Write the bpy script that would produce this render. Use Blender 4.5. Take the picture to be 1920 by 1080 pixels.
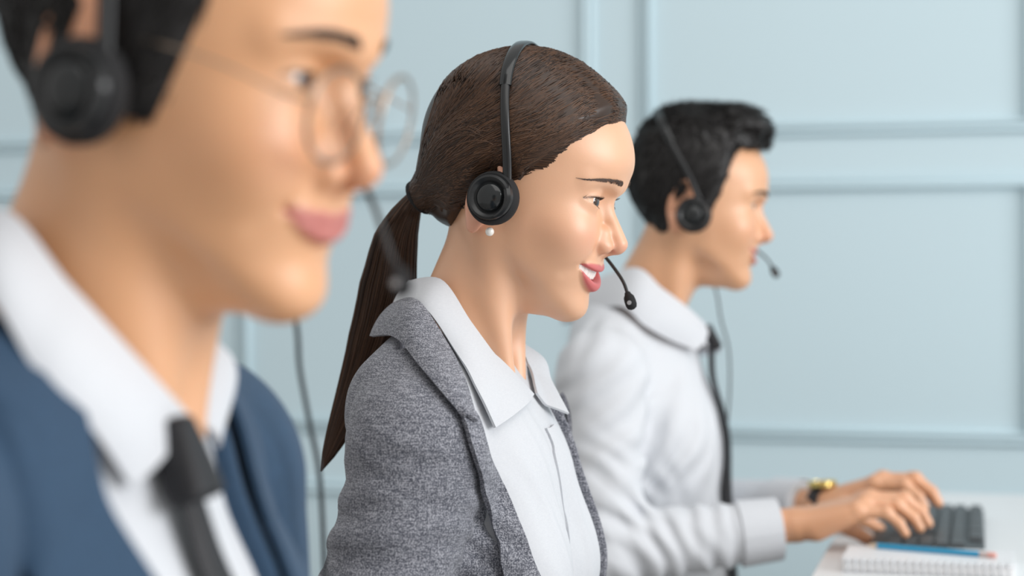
import bpy, math, random
import numpy as np
from mathutils import Vector, Matrix, Euler

# ------------------------------------------------------------------ camera, world, lights
scene = bpy.context.scene
for o in list(bpy.data.objects):
    bpy.data.objects.remove(o, do_unlink=True)
COL = scene.collection
CZ = 1.06                       # camera height above the floor
FPX = 3420.0                    # focal length in pixels of a 1920 wide frame
YAW = math.radians(-14.3)       # the room (and the row of people) is turned against the camera

cam_d = bpy.data.cameras.new('camera')
cam = bpy.data.objects.new('camera', cam_d)
COL.objects.link(cam)
cam.location = (0, 0, CZ)
cam.rotation_euler = (math.radians(90), math.radians(0.0), 0)
cam_d.sensor_width = 36.0
cam_d.lens = 36.0 * FPX / 1920.0
cam_d.clip_start = 0.05
cam_d.clip_end = 60
cam_d.dof.use_dof = True
cam_d.dof.focus_distance = 1.58
cam_d.dof.aperture_fstop = 3.4
cam_d.dof.aperture_blades = 0
scene.camera = cam

world = bpy.data.worlds.new('world')
scene.world = world
world.use_nodes = True
bg = world.node_tree.nodes['Background']
bg.inputs[0].default_value = (1.0, 0.985, 0.965, 1)
bg.inputs[1].default_value = 0.46

def area_light(name, loc, target, sx, sy, power, col):
    d = bpy.data.lights.new(name, 'AREA')
    d.shape = 'RECTANGLE'; d.size = sx; d.size_y = sy; d.energy = power; d.color = col
    o = bpy.data.objects.new(name, d); COL.objects.link(o)
    o.location = loc
    v = Vector(target) - Vector(loc)
    o.rotation_euler = v.to_track_quat('-Z', 'Y').to_euler()
    return o
# daylight from the tall windows of the wall the people face, and softer light of the ceiling panels
area_light('window_daylight', (4.4, -0.75, 2.3), (0.0, 1.5, 1.0), 3.4, 2.6, 165, (0.975, 0.985, 1.0))
area_light('ceiling_panel_light', (0.6, 0.6, 3.4), (0.3, 1.8, 0.8), 2.4, 2.4, 24, (1.0, 0.98, 0.95))

vs = scene.view_settings
vs.view_transform = 'Standard'; vs.look = 'None'; vs.gamma = 1.0; vs.use_curve_mapping = False
vs.exposure = 0.36

# ------------------------------------------------------------------ helpers: frames
def rotz(a): c, s = math.cos(a), math.sin(a); return np.array([[c, -s, 0], [s, c, 0], [0, 0, 1.0]])
def roty(a): c, s = math.cos(a), math.sin(a); return np.array([[c, 0, s], [0, 1.0, 0], [-s, 0, c]])
def rotx(a): c, s = math.cos(a), math.sin(a); return np.array([[1.0, 0, 0], [0, c, -s], [0, s, c]])
def px(x, y, depth):
    """A point of the room at a known distance in front of the camera."""
    return np.array([(x - 960) / FPX * depth, depth, CZ + (540 - y) / FPX * depth])

class Frame:
    def __init__(s, o, R, k=1.0): s.o = np.array(o, float); s.R = np.array(R, float); s.k = k
    def to(s, P): return (np.asarray(P, float) * s.k) @ s.R.T + s.o      # local -> world
    def inv(s, P): return (np.asarray(P, float) - s.o) @ s.R / s.k       # world -> local

# ------------------------------------------------------------------ helpers: signed distance shapes (vectorised)
def smin(a, b, k):
    h = np.clip(.5 + .5 * (b - a) / k, 0, 1)
    return b + (a - b) * h - k * h * (1 - h)
def smax(a, b, k): return -smin(-a, -b, k)
def sstep(a, b, x):
    t = np.clip((x - a) / (b - a), 0, 1); return t * t * (3 - 2 * t)
def ell(P, c, r):
    r = np.asarray(r, float); q = P - np.asarray(c, float)
    k0 = np.sqrt(((q / r) ** 2).sum(1)) + 1e-9
    k1 = np.sqrt(((q / (r * r)) ** 2).sum(1)) + 1e-9
    return k0 * (k0 - 1) / k1
def sph(P, c, r): return np.sqrt(((P - np.asarray(c, float)) ** 2).sum(1)) - r
def cone(P, a, b, ra, rb):
    a = np.asarray(a, float); b = np.asarray(b, float); ab = b - a
    t = np.clip(((P - a) @ ab) / (ab @ ab), 0, 1)
    return np.sqrt(((P - a - t[:, None] * ab) ** 2).sum(1)) - (ra + (rb - ra) * t)
def rbox(P, c, hs, r, R=None):
    q = P - np.asarray(c, float)
    if R is not None: q = q @ R
    q = np.abs(q) - (np.asarray(hs, float) - r)
    return np.sqrt((np.maximum(q, 0) ** 2).sum(1)) + np.minimum(q.max(1), 0) - r
_rng = np.random.RandomState(5)
_NK = _rng.normal(size=(24, 3)); _NK /= np.linalg.norm(_NK, axis=1)[:, None]
_NK *= _rng.uniform(.7, 1.4, size=(24, 1)); _NP = _rng.uniform(0, 6.28, 24)
def noise(P, freq, i0=0, n=6):
    r = 0
    for i in range(i0, i0 + n): r = r + np.sin((P @ _NK[i % 24]) * freq * 6.28 + _NP[i % 24])
    return r / n
def table(z, v, sig=.004):
    z = np.array(z, float); v = np.array(v, float); o = np.argsort(z); z = z[o]; v = v[o]
    zz = np.linspace(z[0] - .02, z[-1] + .02, 500); vv = np.interp(zz, z, v)
    st = zz[1] - zz[0]; n = int(3 * sig / st) + 1
    k = np.exp(-.5 * (np.arange(-n, n + 1) * st / sig) ** 2); k /= k.sum()
    vv = np.convolve(np.pad(vv, n, mode='edge'), k, 'valid')
    return lambda q: np.interp(q, zz, vv)
def grad(f, P, e):
    g = np.empty_like(P)
    for i in range(3):
        d = np.zeros(3); d[i] = e
        g[:, i] = (f(P + d) - f(P - d)) / (2 * e)
    return g
def project(f, P, off=0., it=5, e=.001, damp=1.):
    P = np.array(P, float)
    for _ in range(it):
        g = grad(f, P, e); n2 = np.maximum((g * g).sum(1), .15)
        P -= damp * np.clip((f(P) - off) / n2, -.03, .03)[:, None] * g
    return P

def surface(f, lo, hi, h, block=8, margin=1.5, proj=True):
    """Sparse surface nets of the zero level of f."""
    lo = np.array(lo, float); hi = np.array(hi, float)
    nb = np.ceil((hi - lo) / (h * block)).astype(int)
    n = nb * block + 1; H = h * block
    g = np.stack(np.meshgrid(*[np.arange(k) for k in nb], indexing='ij'), -1).reshape(-1, 3)
    fc = f(lo + (g + .5) * H)
    act = (np.abs(fc) < H * .5 * 1.7321 * margin).reshape(nb)
    sgn = np.where(fc < 0, -1., 1.).reshape(nb)
    up = lambda a: np.repeat(np.repeat(np.repeat(a, block, 0), block, 1), block, 2)
    V = np.ones(n, np.float32); V[:-1, :-1, :-1] = up(sgn)
    M = np.zeros(n, bool); m = up(act)
    for i in (0, 1):
        for j in (0, 1):
            for k in (0, 1):
                M[i:n[0] - 1 + i, j:n[1] - 1 + j, k:n[2] - 1 + k] |= m
    idx = np.argwhere(M); vals = np.empty(len(idx), np.float32)
    for a in range(0, len(idx), 200000):
        vals[a:a + 200000] = f(lo + idx[a:a + 200000] * h)
    V[M] = vals
    S = V < 0
    c = np.zeros(n - 1, np.uint8)
    for i in (0, 1):
        for j in (0, 1):
            for k in (0, 1):
                c += S[i:n[0] - 1 + i, j:n[1] - 1 + j, k:n[2] - 1 + k]
    mix = (c > 0) & (c < 8)
    cells = np.argwhere(mix)
    cid = np.full(n - 1, -1, np.int64); cid[mix] = np.arange(len(cells))
    acc = np.zeros((len(cells), 3)); cnt = np.zeros(len(cells))
    cor = [(i, j, k) for i in (0, 1) for j in (0, 1) for k in (0, 1)]
    cv = {q: V[cells[:, 0] + q[0], cells[:, 1] + q[1], cells[:, 2] + q[2]] for q in cor}
    for q in cor:
        for ax in range(3):
            if q[ax]: continue
            q2 = list(q); q2[ax] = 1; q2 = tuple(q2)
            v0, v1 = cv[q], cv[q2]; cr = (v0 < 0) != (v1 < 0)
            t = np.where(cr, v0 / np.where(cr, v0 - v1, 1), 0)
            p = np.array(q, float)[None, :].repeat(len(cells), 0); p[:, ax] = t
            acc += p * cr[:, None]; cnt += cr
    verts = lo + (cells + acc / np.maximum(cnt, 1)[:, None]) * h
    quads = []
    for ax in range(3):
        a = [slice(None)] * 3; b = [slice(None)] * 3
        a[ax] = slice(0, n[ax] - 1); b[ax] = slice(1, n[ax])
        df = S[tuple(a)] != S[tuple(b)]
        e = np.argwhere(df); u, w = (ax + 1) % 3, (ax + 2) % 3
        ok = (e[:, u] > 0) & (e[:, w] > 0) & (e[:, u] < n[u] - 1) & (e[:, w] < n[w] - 1)
        e = e[ok]; ins = S[e[:, 0], e[:, 1], e[:, 2]]
        def cell(du, dw):
            q = e.copy(); q[:, u] += du; q[:, w] += dw; return cid[q[:, 0], q[:, 1], q[:, 2]]
        qd = np.stack([cell(-1, -1), cell(0, -1), cell(0, 0), cell(-1, 0)], 1)
        qd[~ins] = qd[~ins][:, ::-1]
        quads.append(qd)
    quads = np.concatenate(quads)
    if proj and len(verts):
        gr = grad(f, verts, h * .4); n2 = np.maximum((gr * gr).sum(1), .2)
        verts = verts - np.clip(f(verts) / n2, -h, h)[:, None] * gr
    return verts, quads

# ------------------------------------------------------------------ helpers: objects
def link_mesh(name, verts, faces, mat, parent=None, smooth=True, attrs=None, sharp=None):
    me = bpy.data.meshes.new(name)
    verts = np.asarray(verts, np.float32)
    off = np.array(parent_loc(parent), np.float32)
    verts = verts - off
    if isinstance(faces, np.ndarray):
        nf, k = faces.shape
        me.vertices.add(len(verts)); me.vertices.foreach_set('co', verts.ravel())
        me.loops.add(nf * k); me.loops.foreach_set('vertex_index', faces.astype(np.int32).ravel())
        me.polygons.add(nf); me.polygons.foreach_set('loop_start', np.arange(0, nf * k, k, dtype=np.int32))
        me.update(calc_edges=True); me.validate()
    else:
        me.from_pydata(verts.tolist(), [], [list(map(int, f)) for f in faces]); me.update()
    if smooth: me.polygons.foreach_set('use_smooth', [True] * len(me.polygons))
    if sharp is not None:
        me.set_sharp_from_angle(angle=math.radians(sharp))
    if attrs:
        for k, v in attrs.items():
            a = me.attributes.new(k, 'FLOAT', 'POINT'); a.data.foreach_set('value', np.asarray(v, np.float32))
    for m in (mat if isinstance(mat, (list, tuple)) else [mat]): me.materials.append(m)
    o = bpy.data.objects.new(name, me); COL.objects.link(o)
    if parent is not None: o.parent = parent
    return o
_LOC = {}
def parent_loc(p):
    l = np.zeros(3)
    while p is not None:
        l = l + np.array(p.location); p = p.parent
    return l
def thing(name, loc, label, cat, group=None):
    o = bpy.data.objects.new(name, None); COL.objects.link(o)
    o.location = tuple(float(v) for v in loc); o.empty_display_size = .05
    o['label'] = label; o['category'] = cat
    if group: o['group'] = group
    return o
def tag(o, label, cat, group=None):
    o['label'] = label; o['category'] = cat
    if group: o['group'] = group
    return o

class MB:
    """Collects simple shapes into one mesh."""
    def __init__(s): s.v = []; s.f = []; s.n = 0
    def add(s, v, f):
        v = np.asarray(v, float); s.v.append(v)
        s.f += [[i + s.n for i in q] for q in f]; s.n += len(v); return s
    def box(s, c, hs, R=None):
        q = np.array([(i, j, k) for i in (-1, 1) for j in (-1, 1) for k in (-1, 1)], float) * np.asarray(hs)
        if R is not None: q = q @ np.asarray(R).T
        return s.add(q + np.asarray(c), [(0, 1, 3, 2), (4, 6, 7, 5), (0, 4, 5, 1), (2, 3, 7, 6), (0, 2, 6, 4), (1, 5, 7, 3)])
    def cbox(s, c, hs, b, R=None):
        """box with chamfered edges"""
        hs = np.asarray(hs, float); b = min(b, hs.min() * .98)
        v = []; key = {}
        for sx in (-1, 1):
            for sy in (-1, 1):
                for sz in (-1, 1):
                    sg = np.array((sx, sy, sz), float)
                    for ax in range(3):
                        q = hs - b; q = q.copy(); q[ax] = hs[ax]
                        key[(sx, sy, sz, ax)] = len(v); v.append(sg * q)
        f = []
        def nrm(face):
            p = np.array([v[i] for i in face]); n = np.cross(p[1] - p[0], p[2] - p[0])
            return face if n @ p.mean(0) > 0 else face[::-1]
        for ax in range(3):
            u, w = (ax + 1) % 3, (ax + 2) % 3
            for sg in (-1, 1):
                fc = []
                for a, bb in ((-1, -1), (1, -1), (1, 1), (-1, 1)):
                    t = [0, 0, 0]; t[ax] = sg; t[u] = a; t[w] = bb; fc.append(key[(*t, ax)])
                f.append(nrm(fc))
            for a in (-1, 1):
                for bb in (-1, 1):
                    t0 = [0, 0, 0]; t0[u] = a; t0[w] = bb; t0[ax] = -1; t1 = list(t0); t1[ax] = 1
                    f.append(nrm([key[(*t0, u)], key[(*t1, u)], key[(*t1, w)], key[(*t0, w)]]))
        for sx in (-1, 1):
            for sy in (-1, 1):
                for sz in (-1, 1):
                    f.append(nrm([key[(sx, sy, sz, 0)], key[(sx, sy, sz, 1)], key[(sx, sy, sz, 2)]]))
        v = np.array(v)
        if R is not None: v = v @ np.asarray(R).T
        return s.add(v + np.asarray(c), f)
    def tube(s, pts, rad, sides=8, cap=True, flat=None):
        pts = np.asarray(pts, float); n = len(pts)
        rad = np.broadcast_to(np.asarray(rad, float), (n,))
        T = np.gradient(pts, axis=0); T /= np.linalg.norm(T, axis=1)[:, None] + 1e-12
        ref = np.array([0, 0, 1.]) if abs(T[0, 2]) < .9 else np.array([1., 0, 0])
        N = np.cross(T[0], ref); N /= np.linalg.norm(N)
        v = []
        for i in range(n):
            N = N - T[i] * (N @ T[i]); N /= np.linalg.norm(N); B = np.cross(T[i], N)
            a = np.arange(sides) / sides * 2 * math.pi
            v.append(pts[i] + rad[i] * (np.cos(a)[:, None] * N + np.sin(a)[:, None] * B))
        v = np.concatenate(v); f = []
        for i in range(n - 1):
            for j in range(sides):
                k = (j + 1) % sides
                f.append((i * sides + j, i * sides + k, (i + 1) * sides + k, (i + 1) * sides + j))
        if cap:
            f.append(tuple(range(sides))[::-1]); f.append(tuple((n - 1) * sides + j for j in range(sides)))
        return s.add(v, f)
    def lathe(s, prof, o, R, sides=40):
        """prof: list of (radius, height) revolved about local z of frame (o,R)"""
        prof = np.asarray(prof, float); n = len(prof); a = np.arange(sides) / sides * 2 * math.pi
        v = np.stack([prof[:, 0][:, None] * np.cos(a), prof[:, 0][:, None] * np.sin(a),
                      np.repeat(prof[:, 1][:, None], sides, 1)], -1).reshape(-1, 3)
        f = [(i * sides + j, i * sides + (j + 1) % sides, (i + 1) * sides + (j + 1) % sides, (i + 1) * sides + j)
             for i in range(n - 1) for j in range(sides)]
        return s.add(v @ np.asarray(R).T + np.asarray(o), f)
    def strip(s, grid, th, nrm=None):
        """closed sheet: grid (U,V,3), thickened by th along the (given or computed) normals"""
        g = np.asarray(grid, float); U, W = g.shape[:2]
        if nrm is None:
            nrm = np.cross(np.gradient(g, axis=0), np.gradient(g, axis=1))
            nrm /= np.linalg.norm(nrm, axis=2)[..., None] + 1e-12
        a = (g + nrm * th * .5).reshape(-1, 3); b = (g - nrm * th * .5).reshape(-1, 3); N = U * W
        f = []
        for i in range(U - 1):
            for j in range(W - 1):
                q = (i * W + j, (i + 1) * W + j, (i + 1) * W + j + 1, i * W + j + 1)
                f.append(q); f.append(tuple(N + t for t in q[::-1]))
        bd = [i * W for i in range(U)] + [(U - 1) * W + j for j in range(1, W)] + \
             [i * W + W - 1 for i in range(U - 2, -1, -1)] + [j for j in range(W - 2, 0, -1)]
        for i in range(len(bd)):
            p, q = bd[i], bd[(i + 1) % len(bd)]
            f.append((p, N + p, N + q, q))
        return s.add(np.concatenate([a, b]), f)
    def build(s, name, mat, parent=None, smooth=True, sharp=40):
        return link_mesh(name, np.concatenate(s.v), s.f, mat, parent, smooth, sharp=sharp if smooth else None)

def strands(name, pts, rad, mat, parent, sides=3, tone=True):
    """pts (S,T,3) -> one mesh of thin tapered tubes (hair)"""
    S, T = pts.shape[:2]
    tg = np.gradient(pts, axis=1); tg /= np.linalg.norm(tg, axis=2)[..., None] + 1e-12
    ref = np.where(np.abs(tg[..., 2:3]) < .8, np.array([0, 0, 1.]), np.array([1., 0, 0]))
    N = np.cross(tg, ref); N /= np.linalg.norm(N, axis=2)[..., None] + 1e-12; B = np.cross(tg, N)
    a = np.arange(sides) / sides * 2 * math.pi
    rad = np.broadcast_to(rad, (S, T))
    v = pts[:, :, None, :] + rad[:, :, None, None] * (np.cos(a)[:, None] * N[:, :, None, :] + np.sin(a)[:, None] * B[:, :, None, :])
    base = np.arange(S * T).reshape(S, T)[:, :-1].reshape(-1) * sides
    q = []
    for j in range(sides):
        k = (j + 1) % sides
        q.append(np.stack([base + j, base + k, base + k + sides, base + j + sides], 1))
    tn = np.repeat(np.random.RandomState(S).uniform(0, 1, S), T * sides)
    return link_mesh(name, v.reshape(-1, 3), np.concatenate(q), mat, parent, attrs=dict(tone=tn))

def spline(pts, n):
    """Catmull-Rom through pts"""
    p = np.asarray(pts, float); p = np.concatenate([2 * p[:1] - p[1:2], p, 2 * p[-1:] - p[-2:-1]])
    m = len(p) - 3; t = np.linspace(0, m, n); i = np.minimum(t.astype(int), m - 1); u = (t - i)[:, None]
    a, b, c, d = p[i], p[i + 1], p[i + 2], p[i + 3]
    return .5 * (2 * b + (c - a) * u + (2 * a - 5 * b + 4 * c - d) * u * u + (3 * b - a - 3 * c + d) * u ** 3)

# ------------------------------------------------------------------ materials
def mat(name, col, rough=.5, **kw):
    m = bpy.data.materials.new(name); m.use_nodes = True
    b = m.node_tree.nodes['Principled BSDF']
    b.inputs['Base Color'].default_value = (*col, 1); b.inputs['Roughness'].default_value = rough
    for k, v in kw.items(): b.inputs[k.replace('_', ' ')].default_value = v
    return m
def N(m, t, **kw):
    n = m.node_tree.nodes.new(t)
    for k, v in kw.items(): setattr(n, k, v)
    return n
def L(m, a, b): m.node_tree.links.new(a, b)
def bsdf(m): return m.node_tree.nodes['Principled BSDF']
def noise_tex(m, scale, detail=3, vec_scale=None, rough=.5):
    tc = N(m, 'ShaderNodeTexCoord'); n = N(m, 'ShaderNodeTexNoise')
    n.inputs['Scale'].default_value = scale; n.inputs['Detail'].default_value = detail; n.inputs['Roughness'].default_value = rough
    if vec_scale is not None:
        mp = N(m, 'ShaderNodeMapping'); mp.inputs['Scale'].default_value = vec_scale
        L(m, tc.outputs['Object'], mp.inputs[0]); L(m, mp.outputs[0], n.inputs[0])
    else: L(m, tc.outputs['Object'], n.inputs[0])
    return n.outputs[0]
def ramp(m, fac, stops):
    r = N(m, 'ShaderNodeValToRGB'); e = r.color_ramp.elements
    while len(e) < len(stops): e.new(.5)
    for i, (p, c) in enumerate(stops): e[i].position = p; e[i].color = (*c, 1)
    L(m, fac, r.inputs[0]); return r.outputs[0]
def mixc(m, fac, a, b, mode='MIX'):
    x = N(m, 'ShaderNodeMix', data_type='RGBA', blend_type=mode)
    for s, v in ((0, fac), (6, a), (7, b)):
        if isinstance(v, bpy.types.NodeSocket): L(m, v, x.inputs[s])
        elif isinstance(v, tuple): x.inputs[s].default_value = (*v, 1)
        else: x.inputs[s].default_value = v
    return x.outputs[2]
def bump(m, h, strength=.2, dist=.001):
    b = N(m, 'ShaderNodeBump'); b.inputs['Strength'].default_value = strength; b.inputs['Distance'].default_value = dist
    L(m, h, b.inputs['Height']); L(m, b.outputs[0], bsdf(m).inputs['Normal'])
def attr(m, name):
    a = N(m, 'ShaderNodeAttribute', attribute_name=name); return a.outputs['Fac']

def skin_mat(name, col, lip, blush, sss=.12):
    m = mat(name, col, .50)
    b = bsdf(m)
    n = noise_tex(m, 26, 4)
    c = mixc(m, n, tuple(v * .93 for v in col), tuple(min(1, v * 1.06) for v in col))
    c = mixc(m, attr(m, 'blush'), c, blush)
    c = mixc(m, attr(m, 'lip'), c, lip)
    c = mixc(m, attr(m, 'dark'), c, (.10, .05, .035))
    L(m, c, b.inputs['Base Color'])
    b.inputs['Subsurface Weight'].default_value = sss
    b.inputs['Subsurface Radius'].default_value = (1.0, .38, .2)
    b.inputs['Subsurface Scale'].default_value = .012
    b.inputs['Specular IOR Level'].default_value = 1.0
    b.inputs['Coat Weight'].default_value = .45; b.inputs['Coat Roughness'].default_value = .46
    bump(m, noise_tex(m, 900, 2), .12, .0004)
    return m
def hair_mat(name, c0, c1, rough=.38):
    m = mat(name, c0, rough)
    L(m, ramp(m, attr(m, 'tone'), [(.0, c0), (1, c1)]), bsdf(m).inputs['Base Color'])
    bsdf(m).inputs['Specular IOR Level'].default_value = .45
    return m
def cloth_mat(name, c0, c1, scale=900, rough=.85, st=.25, sheen=.2):
    m = mat(name, c0, rough)
    a = noise_tex(m, 1.0, 2, (scale, scale, scale * .12)); b = noise_tex(m, 1.0, 2, (scale * .15, scale * .15, scale))
    mx = N(m, 'ShaderNodeMath', operation='MULTIPLY'); L(m, a, mx.inputs[0]); L(m, b, mx.inputs[1])
    L(m, ramp(m, mx.outputs[0], [(.14, c0), (.36, c1)]), bsdf(m).inputs['Base Color'])
    bsdf(m).inputs['Sheen Weight'].default_value = sheen
    bump(m, mx.outputs[0], st, .0006)
    return m
# ------------------------------------------------------------------ the room
M_WALL = mat('pale_blue_grey_paint', (.56, .70, .755), .6)
def build_room():
    D0 = 3.6
    R = rotz(YAW); WF = Frame((0, D0, 0), R)       # wall frame: x along the wall, y away from the camera, z up
    def struct(name, mb, m, sharp=30, parent=None):
        o = link_mesh(name, WF.to(np.concatenate(mb.v)), mb.f, m, parent, sharp=sharp)
        if parent is None: o['kind'] = 'structure'
        return o
    mb = MB(); mb.box((.5, .06, 1.6), (4.0, .06, 1.6)); back = struct('wall_back', mb, M_WALL)
    k = D0 / 3.2
    pw = .660 * k; gap = .080 * k; u0 = .228 * k
    zt = CZ + .186 * k; zb = CZ - .258 * k; zu = CZ + .256 * k
    def frame(u, z0, z1):
        """a picture-frame moulding of four mitred lengths"""
        prof = [(0, 0), (.0, .006), (.003, .009), (.008, .0095), (.011, .007), (.014, .012), (.020, .0125), (.024, .008), (.026, .0)]
        pr = np.array(prof) * np.array([1.0, 1.25])
        c = [(u, z0), (u + pw, z0), (u + pw, z1), (u, z1)]
        out = []
        for i in range(4):
            a = np.array(c[i]); b = np.array(c[(i + 1) % 4]); t = (b - a) / np.linalg.norm(b - a); n = np.array([-t[1], t[0]])
            mb = MB(); v = []
            for e, sg in ((a, 1), (b, -1)):
                for w, h in pr: v.append((e[0] + n[0] * w + t[0] * w * sg, -h, e[1] + n[1] * w + t[1] * w * sg))
            m_ = len(pr); f = [(j, j + 1, m_ + j + 1, m_ + j) for j in range(m_ - 1)] + [tuple(range(m_))[::-1], tuple(range(m_, 2 * m_))]
            mb.add(v, f)
            o = link_mesh('panel_moulding', WF.to(np.array(v)), f, M_WALL, back, sharp=60)
    for i in range(-3, 4):
        u = u0 - .0 + i * (pw + gap)
        frame(u, zb, zt); frame(u, zu, zu + .95); frame(u, .22, zb - .10)
    mb = MB(); mb.cbox((.5, -.011, .07), (4.0, .011, .07), .004); struct('baseboard_back', mb, mat('skirting_paint', (.5, .6, .63), .5))
    # floor
    m = mat('grey_floor', (.42, .40, .38), .45)
    L(m, ramp(m, noise_tex(m, 3, 4), [(.3, (.36, .345, .33)), (.7, (.46, .44, .42))]), bsdf(m).inputs['Base Color'])
    mb = MB(); mb.box((.5, -2.4, -.03), (4.0, 2.52, .03)); struct('floor', mb, m)
    return WF
WF = build_room()
# ------------------------------------------------------------------ heads (local frame: x forward, y to the person's left, z up;
#                                                     origin between the ears at eye level, metres)
class Head:
    D = dict(
        zt=(.080, .062, .047, .032, .018, .006, -.006, -.020, -.035, -.048, -.058, -.066, -.078, -.088, -.098, -.106, -.113, -.120),
        xf=(.066, .081, .088, .0915, .0925, .089, .0855, .085, .0865, .0895, .0905, .0895, .0860, .0845, .0865, .0870, .083, .070),
        w=(.056, .063, .067, .0685, .069, .0695, .070, .070, .0695, .068, .066, .064, .060, .056, .050, .045, .040, .030),
        p=2.6, q=2.3, jaw=(-.074, .56), jawk=.020,
        cr_c=(-.010, 0, .034), cr_r=(.095, .0755, .087),
        fh_c=(.024, 0, .046), fh_r=(.064, .060, .050), brow=.002, eye_e=1.32, eye=(.0685, .0315, 0), eye_r=.0125, lid=.0017, eye_w=.0148, eye_u=.0046, eye_l=.0036, eye_tilt=.10,
        sock=(.0135, .021, .0125), sock_x=.0205,
        nb=(.081, 0, .002), nbr=.0062, nt=(.1015, 0, -.037), ntr=.0092, ala=(.0905, .0128, -.0415), alar=.0078,
        mz=-.0665, mw=.028, smile=.006, lipu=.0052, lipl=.0062, gap=0., gapw=.75, gape=.5,
        cheek=(.060, .038, -.033), cheek_r=(.020, .020, .018), cheek_k=.025,
        tooth_in=.0032, tooth_top=.0052, chin=(.072, 0, -.104), chin_r=(.0165, .021, .015),
        ear=(-.010, .0755, -.012), ear_s=1.0, neck_r=(.052, .056), fold=.0012, sub=(.036, 0, -.096), sub_r=(.042, .033, .026))
    def __init__(s, frame, neck_base, **kw):
        d = dict(Head.D); d.update(kw)
        for k, v in d.items(): setattr(s, k, v)
        s.fr = frame; s.neck_base = np.asarray(neck_base, float)
        s.XF = table(s.zt, s.xf); s.W = table(s.zt, s.w)
        s.notch = None
    def xsurf(s, ya, z):
        w = s.W(z); return s.XF(z) * np.maximum(1 - np.minimum(ya / w, .999) ** s.q, 1e-6) ** (1 / s.p)
    def base(s, P):
        x, y, z = P.T; ya = np.abs(y)
        xf, w = s.XF(z), s.W(z)
        g = np.where(x > 0, np.abs(x / xf) ** s.p, np.abs(x / .055) ** 2.2) + (ya / w) ** s.q
        r = np.maximum(g, 1e-6) ** (1 / 2.45); rho = np.sqrt(x * x + y * y)
        d = .85 * (rho - rho / r)
        d = smax(d, (s.jaw[0] - s.jaw[1] * np.maximum(x, -.03) - z) * .87, s.jawk)
        d = smax(d, z - .062, .03)
        d = smin(d, ell(P, s.cr_c, s.cr_r), .016)
        return smin(d, ell(P, s.fh_c, s.fh_r), .016)
    def mouth_z(s, ya): return s.mz + s.smile * (np.minimum(ya, s.mw * 1.2) / s.mw) ** 2
    def eye_rel(s, P):
        """almond opening in the eye's own frame, <0 inside the opening"""
        e = np.array(s.eye); x, y, z = P.T; t = (np.abs(y) - e[1] + .0005) / s.eye_w
        zz = z - e[2] - s.eye_tilt * (np.abs(y) - e[1])
        up = s.eye_u * np.maximum(1 - np.abs(t) ** 2.2, -1); lo = -s.eye_l * np.maximum(1 - np.abs(t) ** 2, -1)
        return np.maximum(zz - up, lo - zz), zz - up, t
    def ear_sdf(s, A):
        q = (A - np.array(s.ear)) / s.ear_s
        a = math.radians(24); R = rotz(a)      # flares outward at the back
        q = q @ R
        b = math.radians(12); q = q @ roty(b)
        x, y, z = q.T
        ex = x / .0175; ez = (z - .002) / .031; lr = np.sqrt(ex * ex + ez * ez) + 1e-6
        dd = (lr - 1) * np.sqrt(x * x + z * z) / lr
        plate = smax(np.abs(y) - .0022, dd, .003)
        rim = np.sqrt((dd + .0035) ** 2 + (y - .002) ** 2) - .0036
        d = smin(plate, rim, .004)
        d = smin(d, ell(q, (.002, .001, -.028), (.0085, .0038, .0105)), .005)      # lobe
        d = smin(d, ell(q, (.013, 0, -.006), (.006, .004, .012)), .005)
        d = smax(d, -ell(q, (.004, .006, -.006), (.0085, .006, .012)), .004)
        return d * s.ear_s
    def skin(s, P):
        x, y, z = P.T; ya = np.sqrt(y * y + 1e-8); A = np.stack([x, ya, z], 1)
        d = s.base(P)
        # neck
        nb = s.neck_base
        d = smin(d, cone(P, (-.014, 0, -.055), nb, s.neck_r[0], s.neck_r[1]), .022)
        d = smin(d, ell(P, s.sub, s.sub_r), .016)
        if s.notch is not None:
            for sg in (-1, 1):
                d = smin(d, cone(P, (-.018, sg * .048, -.045), s.notch + np.array([-.004, sg * .012, 0]), .011, .008), .022)
        near = (x > .03) & (z > -.13) & (z < .06)
        if near.any():
            Q = P[near]; AA = A[near]; yy = ya[near]; zz = z[near]; xx = x[near]; f = d[near]
            # brow ridge, eye sockets, lids
            f = smin(f, cone(AA, (.0865, .008, .019), (.066, .046, .021), .004 + s.brow, .003 + s.brow), .014)
            e = np.array(s.eye)
            f = smax(f, -ell(AA, (e[0] + s.sock_x, e[1] - .001, e[2] + .001), s.sock), .012)
            f = smin(f, ell(AA, s.cheek, s.cheek_r), s.cheek_k)
            f = smin(f, sph(AA, e, s.eye_r + s.lid), .006)
            # nose
            f = smin(f, cone(AA, s.nb, s.nt, s.nbr, s.ntr), .009)
            f = smin(f, ell(AA, s.ala, (s.alar * 1.15, s.alar * .85, s.alar * .9)), .0062)
            f = smin(f, cone(AA, (s.ala[0] - .004, .011, s.ala[2] + .011), (s.ala[0] - .003, s.ala[1] + .002, s.ala[2] + .001), .0055, .006), .008)
            f = smin(f, cone(AA, (s.nt[0] - .002, 0, s.nt[2] - .005), (s.nt[0] - .013, 0, s.nt[2] - .0105), .005, .006), .006)
            # chin
            f = smin(f, ell(AA, s.chin, s.chin_r), .014)
            # smile fold from the nose wing to beside the mouth corner
            if s.fold:
                f0 = f
                fl = cone(AA, (s.xsurf(np.array([.021]), np.array([-.044]))[0] + .002, .021, -.042),
                          (s.xsurf(np.array([s.mw + .009]), np.array([s.mz]))[0] + .001, s.mw + .011, s.mz - .004), .0005, .0008)
                f = f + s.fold * np.exp(-(np.maximum(fl, 0) / .0055) ** 2)
            # lips
            mzc = s.mouth_z(yy); t = np.minimum(yy / s.mw, 1.0); tp = np.maximum(1 - t ** 2, 0)
            xs = s.xsurf(yy, mzc)
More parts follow.
